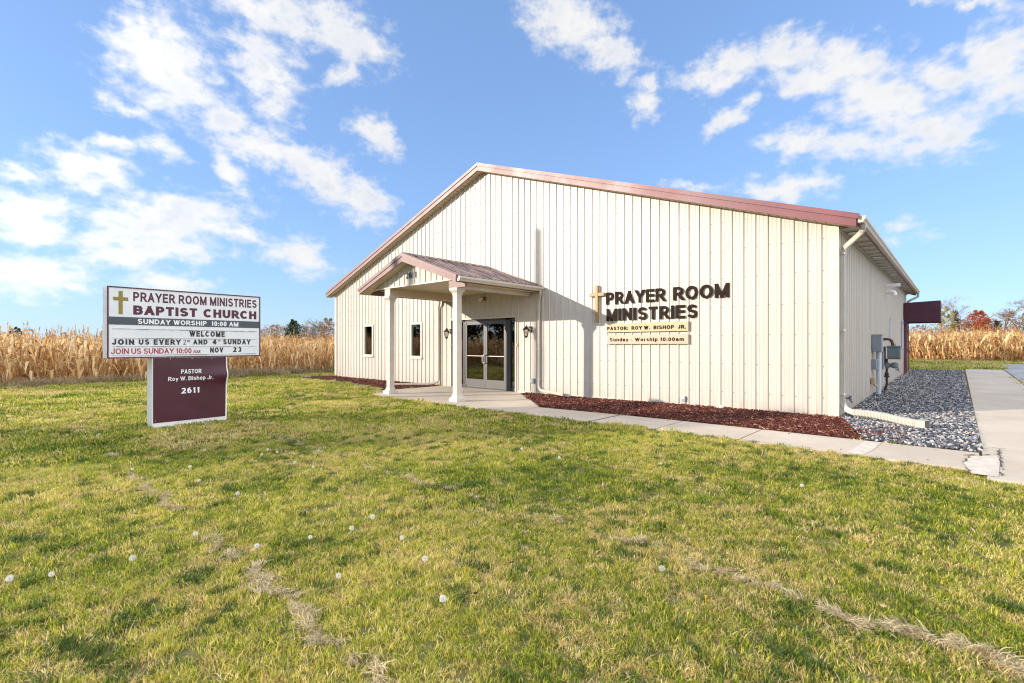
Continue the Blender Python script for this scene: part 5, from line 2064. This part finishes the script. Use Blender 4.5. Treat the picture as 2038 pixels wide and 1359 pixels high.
DAND_LABEL = {0: 'leftmost dandelion clock, at the left edge of the lawn', 1: 'dandelion clock beside the one at the left edge of the lawn',
              2: 'tall dandelion clock on a reddish stem in the left foreground', 3: 'round dandelion clock just left of the worn track below the sign',
              4: 'dandelion clock below the sign, nearer of a close pair', 5: 'dandelion clock below the sign, farther of a close pair', 6: 'dandelion clock alone right of the pair below the sign',
              7: 'small dandelion clock at the far end of the worn track', 11: 'tiny dandelion clock in the shade right of the sign base',
              17: 'dandelion clock right at the edge of the broad worn track', 18: 'dandelion clock right of the broad worn track, leftmost of a rising row',
              19: 'dandelion clock second in the rising row in mid lawn', 20: 'dandelion clock highest in the rising row in mid lawn', 21: 'round dandelion clock in mid lawn right of the rising row',
              22: 'dandelion clock in mid lawn just above the nearest one', 23: 'large dandelion clock nearest the camera in the middle of the lawn', 24: 'lone large dandelion clock on the right half of the lawn',
              28: 'tiny dandelion clock in the lawn below the lettered boards', 29: 'tiny dandelion clock in the lawn below the building corner', 30: 'small dandelion clock between the broad worn track and the nearest clock',
              31: 'tiny dandelion clock in shade below the sign'}
for i_ in (8, 9, 10):
    DAND_LABEL[i_] = 'tiny dandelion clock in the cluster left of the sign'
for i_ in (12, 13, 14, 15, 16):
    DAND_LABEL[i_] = 'small dandelion clock in the cluster right of the sign'
for i_ in (25, 26, 27):
    DAND_LABEL[i_] = 'tiny dandelion clock in the lawn near the front walk'
for i, (x, y, h) in enumerate(DAND):
    r = random.Random(i)
    e = empty('dandelion', (x, y, gz(x, y) - .01), DAND_LABEL.get(i, 'white dandelion clock on a short stem in the lawn'), 'dandelion', 'dandelion clocks in the lawn')
    k = r.uniform(.85, 1.2)
    s_ = bpy.data.objects.new('stem', STEM)
    COL.objects.link(s_)
    s_.parent = e
    s_.scale = (1, 1, h / .1)
    hd = bpy.data.objects.new('seed_head', FL[i % 3])
    COL.objects.link(hd)
    hd.parent = e
    hd.location = (0, 0, h)
    hd.scale = (k, k, k * r.uniform(.85, 1))
    hd.rotation_euler = (r.uniform(0, 1), r.uniform(0, 1), r.uniform(0, 6))
    co = bpy.data.objects.new('seed_core', core)
    COL.objects.link(co)
    co.parent = hd
    if i == 2:
        s_.rotation_euler = (0, .12, 0)
mb = MB()
r = random.Random(77)
for k in range(46):
    a = r.uniform(0, 6.283)
    q = .5 + .5 * r.random()
    t = Vector((math.cos(a) * .011 * q, math.sin(a) * .011 * q, .004 + .006 * (1.2 - q)))
    w = Vector((-math.sin(a), math.cos(a), 0)) * .0014
    mb.add([Vector((0, 0, .002)) - w, Vector((0, 0, .002)) + w, t + w, t - w], [(0, 1, 2, 3)])
mb.lathe((0, 0, -.03), [(.0016, 0), (.0016, .025), (.005, .03), (.004, .034)], 6)
YF = bpy.data.meshes.new('dandelion_flower')
YF.from_pydata([tuple(v) for v in mb.v], [], mb.f)
YF.materials.append(M_YEL)
for i, (x, y) in enumerate([(-7.41, 1.64), (-6.33, .29), (-5.85, 1.34), (-5.99, 1.77), (-4.69, 1.41), (-3.27, 1.26), (-3.17, 1.2), (-3.22, 2.21), (-3.17, 2.24), (-2.76, 1.78), (-2.13, 1.93), (-2.98, 5.02), (-1.62, 3.44), (-5.81, 2.57), (-2.94, 1.61), (-.97, 2.56)]):
    o = bpy.data.objects.new('dandelion_flower', YF)
    COL.objects.link(o)
    o.location = (x, y, gz(x, y) + .036)
    o.scale = (1.15,) * 3
    o.rotation_euler = (random.uniform(-.3, .3), random.uniform(-.3, .3), random.uniform(0, 6))
    tag(o, 'small open yellow dandelion flower low in the lawn', 'flower', 'yellow dandelion flowers in the lawn')

# ------------------------------------------------------------------ dry corn
M_CORN = leafy('dry_corn', [(0, (.085, .038, .016)), (.22, (.35, .175, .065)), (.46, (.64, .39, .155)), (.7, (.82, .60, .31)), (1, (.93, .80, .56))], .38, .65, per=.7)


def corn_mesh(seed, H):
    r = random.Random(seed)
    vs, fs, sh = [], [], []

    def strip(pts, wid, side, s):
        o = len(vs)
        n = len(pts)
        for p, w, sd in zip(pts, wid, side):
            vs.append(p - sd * w * .5)
            vs.append(p + sd * w * .5)
        for i in range(n - 1):
            fs.append((o + 2 * i, o + 2 * i + 1, o + 2 * i + 3, o + 2 * i + 2))
        sh.extend([s] * (2 * n))
    lean = Vector((r.gauss(0, .05), r.gauss(0, .05), 0))
    stalk = [Vector((0, 0, -.05)) + lean * 0, Vector((0, 0, H * .35)) + lean * .3 * H, Vector((0, 0, H * .7)) + lean * .75 * H, Vector((0, 0, H * .92)) + lean * H]
    o = len(vs)
    for i, p in enumerate(stalk):
        q = .013 * (1 - .6 * i / 3)
        for k in range(4):
            vs.append(p + Vector((q * math.cos(k * 1.5708), q * math.sin(k * 1.5708), 0)))
            sh.append(.35)
    for i in range(3):
        for k in range(4):
            fs.append((o + 4 * i + k, o + 4 * i + (k + 1) % 4, o + 4 * i + 4 + (k + 1) % 4, o + 4 * i + 4 + k))
    nl = r.randint(11, 14)
    base_a = r.uniform(0, 3.14)
    for i in range(nl):
        z = H * (.10 + .80 * i / nl) + r.uniform(-.03, .03)
        c = lean * z + Vector((0, 0, z))
        a = base_a + (i % 2) * math.pi + r.gauss(0, .35)
        out = Vector((math.cos(a), math.sin(a), 0))
        sd = Vector((-math.sin(a), math.cos(a), 0))
        L = r.uniform(.48, .90) * (1.0 if i < nl * .8 else .75)
        rise = r.uniform(.05, .22) if i > nl * .35 else r.uniform(-.05, .1)
        droop = r.uniform(.5, 1.25)
        k_ = r.uniform(.6, 1.25)
        pts, side = [], []
        tw = r.uniform(-1.4, 1.4)
        broken = r.random() < .35
        for k in range(6):
            t = k / 5
            if broken and t > .35:
                x = L * .35 * .7 + (t - .35) * L * .15
                zz = rise * .5 - (t - .35) * L * 1.0
            else:
                x = L * t * (.75 - .15 * t)
                zz = rise * math.sin(min(1, t * 1.6) * 1.57) - droop * L * t * t * .75
            pts.append(c + out * x + Vector((0, 0, zz)))
            g = tw * t
            side.append((sd * math.cos(g) + Vector((0, 0, 1)) * math.sin(g)))
        strip(pts, [w_ * k_ for w_ in (.03, .07, .084, .066, .044, .006)], side, min(1, max(0, r.random() * .85 + .15 * z / H)))
    if r.random() < .8:      # a husked ear hanging at mid height
        z = H * r.uniform(.42, .55)
        c = lean * z + Vector((0, 0, z))
        a = r.uniform(0, 6.28)
        out = Vector((math.cos(a), math.sin(a), 0))
        dn = (out * .35 + Vector((0, 0, -1))).normalized() if r.random() < .6 else (out * .6 + Vector((0, 0, .7))).normalized()
        o = len(vs)
        t1_ = dn.orthogonal().normalized()
        t2_ = dn.cross(t1_)
        for i, (q, l) in enumerate([(.012, 0), (.028, .05), (.03, .12), (.02, .19), (.004, .24)]):
            for k in range(6):
                vs.append(c + out * .03 + dn * l + t1_ * q * math.cos(k * 1.0472) + t2_ * q * math.sin(k * 1.0472))
                sh.append(.85)
        for i in range(4):
            for k in range(6):
                fs.append((o + 6 * i + k, o + 6 * i + (k + 1) % 6, o + 6 * i + 6 + (k + 1) % 6, o + 6 * i + 6 + k))
    top = stalk[-1]
    for k in range(5):       # tassel
        a = r.uniform(0, 6.28)
        out = Vector((math.cos(a), math.sin(a), 0))
        sd = Vector((-math.sin(a), math.cos(a), 0))
        l = r.uniform(.12, .24)
        cu = r.uniform(.1, .9)
        pts = [top, top + Vector((0, 0, l * .55)) + out * l * .2 * cu, top + Vector((0, 0, l * (1 - .5 * cu))) + out * l * .75 * cu]
        strip(pts, [.008, .012, .004], [sd] * 3, .3)
    return [tuple(v) for v in vs], fs, sh


CV = [corn_mesh(600 + k, 1.72 + .05 * (k % 5)) for k in range(10)]


def corn_rows(x0, x1, y0, y1, along_y, row=.76, step=.27):
    pts = []
    if along_y:
        k = x1
        while k > x0:
            y = y0 + random.uniform(0, step)
            while y < y1:
                pts.append((k + random.gauss(0, .03), y))
                y += step * random.uniform(.8, 1.25)
            k -= row
    else:
        k = y0
        while k < y1:
            x = x0 + random.uniform(0, step)
            while x < x1:
                pts.append((x, k + random.gauss(0, .03)))
                x += step * random.uniform(.8, 1.25)
            k += row
    return pts


CE = -23.85
left_front = corn_rows(CE - .1, CE, -3.0, 46.0, True)
left_rest = corn_rows(-36.0, CE - .76, -6.0, 46.0, True) + corn_rows(-62.0, -36.0, -10.0, 46.0, True, 2.4, .40)
right_front = corn_rows(-6.0, 14.0, 45.4, 45.5, False)
right_rest = corn_rows(-23.0, 26.0, 46.16, 56.0, False) + corn_rows(-24.0, -6.0, 45.4, 45.5, False) + corn_rows(14.0, 26.0, 45.4, 45.5, False) + corn_rows(-60, 40, 56.0, 90.0, False, 2.2, .42)
# the plants that show largest stand on their own
cand = [(p, 1.07) for p in left_front if -1.5 < p[1] < 14.5] + [(p, 1.22) for p in right_front if -2.6 < p[0] < 6.0]


def pix(p, sc_):
    dep = -math.sin(YAW) * p[0] + math.cos(YAW) * p[1]
    return sc_ / max(dep, .1)


cand.sort(key=lambda q: -pix(*q))
solo, spare = cand[:290], [c for c in cand[290:]]
CM = []
for k, (vs, fs, sh) in enumerate(CV):
    me = bpy.data.meshes.new('corn_plant')
    me.from_pydata(vs, [], fs)
    me.materials.append(M_CORN)
    a = me.attributes.new('shade', 'FLOAT', 'POINT')
    a.data.foreach_set('value', sh)
    me.update()
    CM.append(me)
for i, ((x, y), s_) in enumerate(solo):
    o = bpy.data.objects.new('corn_plant', CM[random.randrange(10)])
    COL.objects.link(o)
    o.location = (x, y, gz(x, y) - .02)
    o.rotation_euler = (random.gauss(0, .05), random.gauss(0, .05), random.uniform(0, 6.283))
    q = s_ * random.uniform(.84, 1.12)
    o.scale = (q, q, q)
    if s_ > 1.15:
        tag(o, 'dry tan corn plant in front row behind the church', 'corn plant', 'front corn plants behind the church')
    else:
        tag(o, 'dry tan corn plant in front row behind the sign', 'corn plant', 'front corn plants behind the sign')
lf = [(p, 1.07) for p in left_front if not (-1.5 < p[1] < 14.5)] + [(p, 1.07) for p in left_rest] + [(p, 1.22) for p in right_front if not (-2.6 < p[0] < 6.0)] + [(p, 1.22) for p in right_rest] + spare
n = len(lf)
P = np.array([(p[0], p[1], gz(*p) - .02) for p, _ in lf])
s = np.array([q for _, q in lf]) * rng.uniform(.84, 1.13, n)
scatter('corn_field', P, np.stack([rng.normal(0, .06, n), rng.normal(0, .06, n), rng.uniform(0, 6.283, n)], 1), s, rng.integers(0, 10, n), [variant('corn', vs, fs, M_CORN, sh) for vs, fs, sh in CV], 'dense field of dry tan corn beyond the lawn')

# fallen leaves, stalks and dry grass along the field edge
M_WEED = leafy('dry_weed', [(0, (.24, .17, .09)), (.5, (.50, .39, .23)), (.85, (.66, .54, .36)), (1, (.26, .28, .10))], .35, .85)


def weed(seed, nbl, rad, h0, h1, wid, lean):
    return tuft(seed, nbl, rad, h0, h1, wid, lean, M_WEED)


WD = [weed(700 + k, 46, .20, .18, .52, .012, 1.1) for k in range(3)] + [weed(710 + k, 30, .22, .10, .30, .03, 2.2) for k in range(3)]
x, y = [], []
for _ in range(2300):
    yy_ = random.uniform(-3, 40)
    x.append(CE + .25 + abs(random.gauss(0, .35)) - .25 + .25 * math.sin(yy_ * .9))
    y.append(yy_)
for _ in range(700):
    x.append(random.uniform(-8, 20))
    y.append(45.15 - abs(random.gauss(0, .12)))
x, y = np.array(x), np.array(y)
n = len(x)
s = rng.uniform(.5, 1.15, n) * np.where(y > 44, .6, 1.0) * np.where((y > 5) & (y < 40), 1.1, .8)
scatter('dry_weeds', np.stack([x, y, gzv(x, y) - .03], 1), np.stack([rng.normal(0, .2, n), rng.normal(0, .2, n), rng.uniform(0, 6.283, n)], 1), s, rng.integers(0, 6, n), WD, 'tangled dry weeds and fallen leaves along the corn edge')

# ------------------------------------------------------------------ trees beyond the fields
def branch_mesh(seed, H, spread, r0, levels, droop=0.0, split=3, start=.25):
    """trunk and limbs as tapered tubes; returns mesh builder and the tip points"""
    r = random.Random(seed)
    mb = MB()
    tips = []

    def grow(p, d, L, rad, lev):
        n = 3
        path, sc_ = [p], [1.0]
        q, dd = p.copy(), d.copy()
        for i in range(n):
            dd = (dd + Vector((r.gauss(0, .13), r.gauss(0, .13), r.gauss(.03, .08) - droop * .05))).normalized()
            q = q + dd * (L / n)
            path.append(q.copy())
            sc_.append(1 - .55 * (i + 1) / n)
        mb.tube(path, max(rad, .004), 6 if lev > 2 else 4, cap=False, scales=sc_)
        if lev == 0:
            tips.append((q, dd))
            return
        k = split + (1 if r.random() < .4 else 0)
        for i in range(k):
            t = r.uniform(start if lev == levels else .3, 1.0)
            j = min(n - 1, int(t * n))
            b_ = path[j].lerp(path[j + 1], t * n - j)
            a = r.uniform(0, 6.283)
            side = Vector((math.cos(a), math.sin(a), 0))
            nd = (dd * r.uniform(.5, .9) + side * spread * r.uniform(.6, 1.1) + Vector((0, 0, .15))).normalized()
            grow(b_, nd, L * r.uniform(.5, .72), rad * .5, lev - 1)
        if lev < levels:
            tips.append((q, dd))
    grow(Vector((0, 0, -.2)), Vector((0, 0, 1)), H * .62, r0, levels)
    return mb, tips


def bark_trunk(mb, root, m):
    return mb.build('trunk', m, root)


def leaf_cloud(seed, centers, n, size, shape=None):
    r = random.Random(seed)
    vs, fs, sh = [], [], []
    for i in range(n):
        c, rad = centers[r.randrange(len(centers))]
        d = Vector((r.gauss(0, 1), r.gauss(0, 1), r.gauss(0, 1)))
        d.normalize()
        p = c + d * rad * r.random() ** .45
        nrm = (d + Vector((r.gauss(0, .6), r.gauss(0, .6), r.gauss(.2, .6)))).normalized()
        t = nrm.orthogonal().normalized()
        u = nrm.cross(t)
        a = r.uniform(0, 6.28)
        t, u = t * math.cos(a) + u * math.sin(a), u * math.cos(a) - t * math.sin(a)
        s = size * r.uniform(.5, 1.2)
        o = len(vs)
        vs += [p - t * s, p + u * s * .45 + nrm * s * .15, p + t * s, p - u * s * .45 + nrm * s * .1]
        fs.append((o, o + 1, o + 2, o + 3))
        sh += [r.random()] * 4
    return vs, fs, sh


def crown_obj(name, vs, fs, sh, m, root):
    o = mesh_obj(name, [tuple(v) for v in vs], fs, m, root)
    a = o.data.attributes.new('shade', 'FLOAT', 'POINT')
    a.data.foreach_set('value', sh)
    return o


L_RED = leafy('red_leaves', [(0, (.20, .035, .012)), (.4, (.40, .085, .022)), (.75, (.52, .16, .04)), (1, (.42, .22, .09))], .35, .8)
L_BROWN = leafy('brown_leaves', [(0, (.13, .07, .045)), (.4, (.26, .15, .09)), (.8, (.36, .23, .14)), (1, (.42, .32, .22))], .3, .85)
L_YEL = leafy('yellow_leaves', [(0, (.16, .15, .06)), (.4, (.33, .29, .12)), (.8, (.46, .40, .20)), (1, (.50, .46, .30))], .35, .8)
L_EVER = leafy('evergreen_leaves', [(0, (.018, .035, .014)), (.5, (.045, .075, .026)), (1, (.09, .12, .045))], .15, .8)
L_DARK = leafy('dark_leaves', [(0, (.025, .028, .012)), (.5, (.06, .06, .025)), (1, (.13, .10, .05))], .2, .85)
L_TWIG = leafy('pale_twigs', [(0, (.20, .16, .13)), (.5, (.34, .28, .23)), (1, (.46, .40, .34))], .1, .9)


def spot(px, dep):
    u = (px - 1019) / 974.6
    return (dep * (-math.sin(YAW) + u * math.cos(YAW)), dep * (math.cos(YAW) + u * math.sin(YAW)))


def leaf_tree(px, dep, H, W, m, seed, label, bark, n=1500, conic=False, cat='tree', lsize=.22, low=.22, clumps=26):
    x, y = spot(px, dep)
    e = empty('leafy_tree' if not conic else 'evergreen_tree', (x, y, gz(x, y)), label, cat, 'trees beyond the corn')
    r = random.Random(seed)
    mb, tips = branch_mesh(seed, H, .8, H * .022, 3)
    bark_trunk(mb, e, bark)
    cs = []
    for i in range(clumps):
        t = low + (1 - low) * (i + .5) / clumps
        if conic:
            wid = W / 2 * (1.05 - t) * 1.15
        else:
            wid = W / 2 * math.sin(math.pi * min(1, max(.0, (t - low) / (1 - low) * .86 + .14))) ** .55
        a = i * 2.39996 + r.uniform(-.4, .4)
        q = wid * r.uniform(.25, .85)
        cs.append((Vector((q * math.cos(a), q * math.sin(a), H * t * r.uniform(.95, 1.0))), max(.35, wid * r.uniform(.28, .5))))
    vs, fs, sh = leaf_cloud(seed + 1, cs, n, lsize)
    crown_obj('crown', vs, fs, sh, m, e)
    return e


def bare_tree(px, dep, H, spread, seed, label, bark, lev=4):
    x, y = spot(px, dep)
    e = empty('bare_tree', (x, y, gz(x, y)), label, 'tree', 'trees beyond the corn')
    mb, tips = branch_mesh(seed, H, spread, H * .018, lev, split=3, start=.2)
    bark_trunk(mb, e, bark)
    r = random.Random(seed + 5)
    vs, fs, sh = [], [], []
    for p, d in tips:
        for k in range(5):
            dd = (d + Vector((r.gauss(0, .6), r.gauss(0, .6), r.gauss(.1, .5)))).normalized()
            s = dd.orthogonal().normalized() * .016
            L = r.uniform(.35, 1.0)
            o = len(vs)
            b0 = p - d * r.uniform(0, .5)
            m_ = b0 + dd * L * .5 + Vector((r.gauss(0, .06), r.gauss(0, .06), r.gauss(0, .06)))
            vs += [b0 - s, b0 + s, m_ + s * .7, m_ - s * .7, b0 + dd * L]
            fs += [(o, o + 1, o + 2, o + 3), (o + 3, o + 2, o + 4)]
            sh += [r.random()] * 5
    crown_obj('crown', vs, fs, sh, L_TWIG, e)
    return e


leaf_tree(1884, 95, 8.6, 3.6, L_YEL, 31, 'pale yellow green tree just right of the maroon awning', M_BARK, 1300)
leaf_tree(1903, 98, 8.0, 2.4, L_EVER, 33, 'thin dark evergreen beside the pale yellow tree', M_BARK, 700, True, lsize=.28)
bare_tree(1925, 96, 9.2, 1.0, 35, 'bare grey tree between the yellow tree and the red tree', M_PALEBARK)
leaf_tree(1949, 92, 7.6, 6.2, L_RED, 37, 'round rusty red autumn tree beyond the corn', M_BARK, 2600, lsize=.2, clumps=40)
leaf_tree(1984, 92, 5.6, 2.4, L_DARK, 39, 'small dark green bush right of the red tree', M_BARK, 700)
bare_tree(1996, 98, 10.6, 1.15, 41, 'tallest bare spreading tree above brown brush at right', M_PALEBARK, 5)
leaf_tree(2014, 96, 7.8, 6.0, L_BROWN, 43, 'brown leaved tree below the tallest bare tree', M_BARK, 1500, lsize=.18)
leaf_tree(2046, 94, 7.4, 5.5, L_BROWN, 45, 'brown leaved tree at the right edge of the picture', M_BARK, 1400, lsize=.18)
leaf_tree(1965, 104, 6.8, 7.0, L_BROWN, 47, 'low brown tree behind the rusty red tree', M_BARK, 1200, lsize=.2)
leaf_tree(1902, 108, 6.0, 8.0, L_BROWN, 48, 'low brown brushy tree behind the pale yellow tree', M_BARK, 1200, lsize=.2)
leaf_tree(1835, 108, 5.4, 9.0, L_BROWN, 49, 'low brown brush showing just under the maroon awning', M_BARK, 1000, lsize=.2)
# on the left, between the sign and the church
leaf_tree(583, 110, 6.9, 4.6, L_EVER, 51, 'dark green pine between the sign and church', M_BARK, 1500, lsize=.3)
leaf_tree(652, 108, 7.4, 5.6, L_BROWN, 53, 'reddish brown tree close beside the church wall', M_BARK, 1800, lsize=.2)
bare_tree(603, 112, 8.6, 1.1, 55, 'bare twiggy tree right of the dark pine', M_PALEBARK)
bare_tree(540, 112, 7.6, 1.2, 57, 'bare twiggy tree just right of the sign', M_PALEBARK)
leaf_tree(545, 110, 5.8, 8.0, L_BROWN, 59, 'low brown brush between sign and dark pine', M_BARK, 1300, lsize=.2)
leaf_tree(612, 114, 5.8, 6.0, L_BROWN, 61, 'low brown brush between dark pine and brown tree', M_BARK, 1000, lsize=.2)
leaf_tree(630, 118, 6.0, 6.0, L_DARK, 63, 'dull grey green tree far behind the brown brush', M_BARK, 900, lsize=.22)
leaf_tree(31, 120, 5.6, 4.0, L_DARK, 65, 'dark tree top just above the corn at far left', M_BARK, 900, lsize=.25)

# a slender tree by the road outside the picture: it throws the broad band of shade over the lawn
e = empty('roadside_tree', (-24.2, -19.5, 0), 'slender dense tree standing by the road', 'tree')
mb, tips = branch_mesh(81, 8.5, .5, .16, 3)
bark_trunk(mb, e, M_BARK)
cs = []
r = random.Random(82)
for i in range(46):
    t = .10 + .9 * i / 45
    w = 1.6 * min(1, (1.05 - t) * 7)
    a = i * 2.4
    q = w * r.uniform(.1, .75)
    cs.append((Vector((q * math.cos(a), q * math.sin(a), 8.85 * t)), .55 + .25 * r.random()))
vs, fs, sh = leaf_cloud(83, cs, 9500, .26)
crown_obj('crown', vs, fs, sh, L_DARK, e)
# the wood across the road, seen only mirrored in the glass
vs, fs, sh = [], [], []
r = random.Random(91)
for k in range(30):
    cx_, cy_ = -75 + .73 * (k - 15) * 3.4 + r.uniform(-3, 3), -58.5 - .68 * (k - 15) * 3.4 + r.uniform(-3, 3)
    H = r.uniform(12.5, 15)
    cs = [(Vector((cx_ + r.gauss(0, 2.0), cy_ + r.gauss(0, 2.0), H * (.08 + .86 * i / 20))), r.uniform(1.3, 2.3)) for i in range(21)]
    a, b_, c = leaf_cloud(92 + k, cs, 1300, .5)
    o = len(vs)
    vs += a
    fs += [tuple(i + o for i in f) for f in b_]
    sh += c
o = crown_obj('far_wood', vs, fs, sh, L_DARK, None)
tag(o, 'dark mass of trees across the road', kind='stuff')

# ------------------------------------------------------------------ parts were built in place: undo the root offset
for o in list(COL.objects):
    if o.type == 'EMPTY' and o.get('category') not in ('dandelion', 'tree'):
        adopt(o)
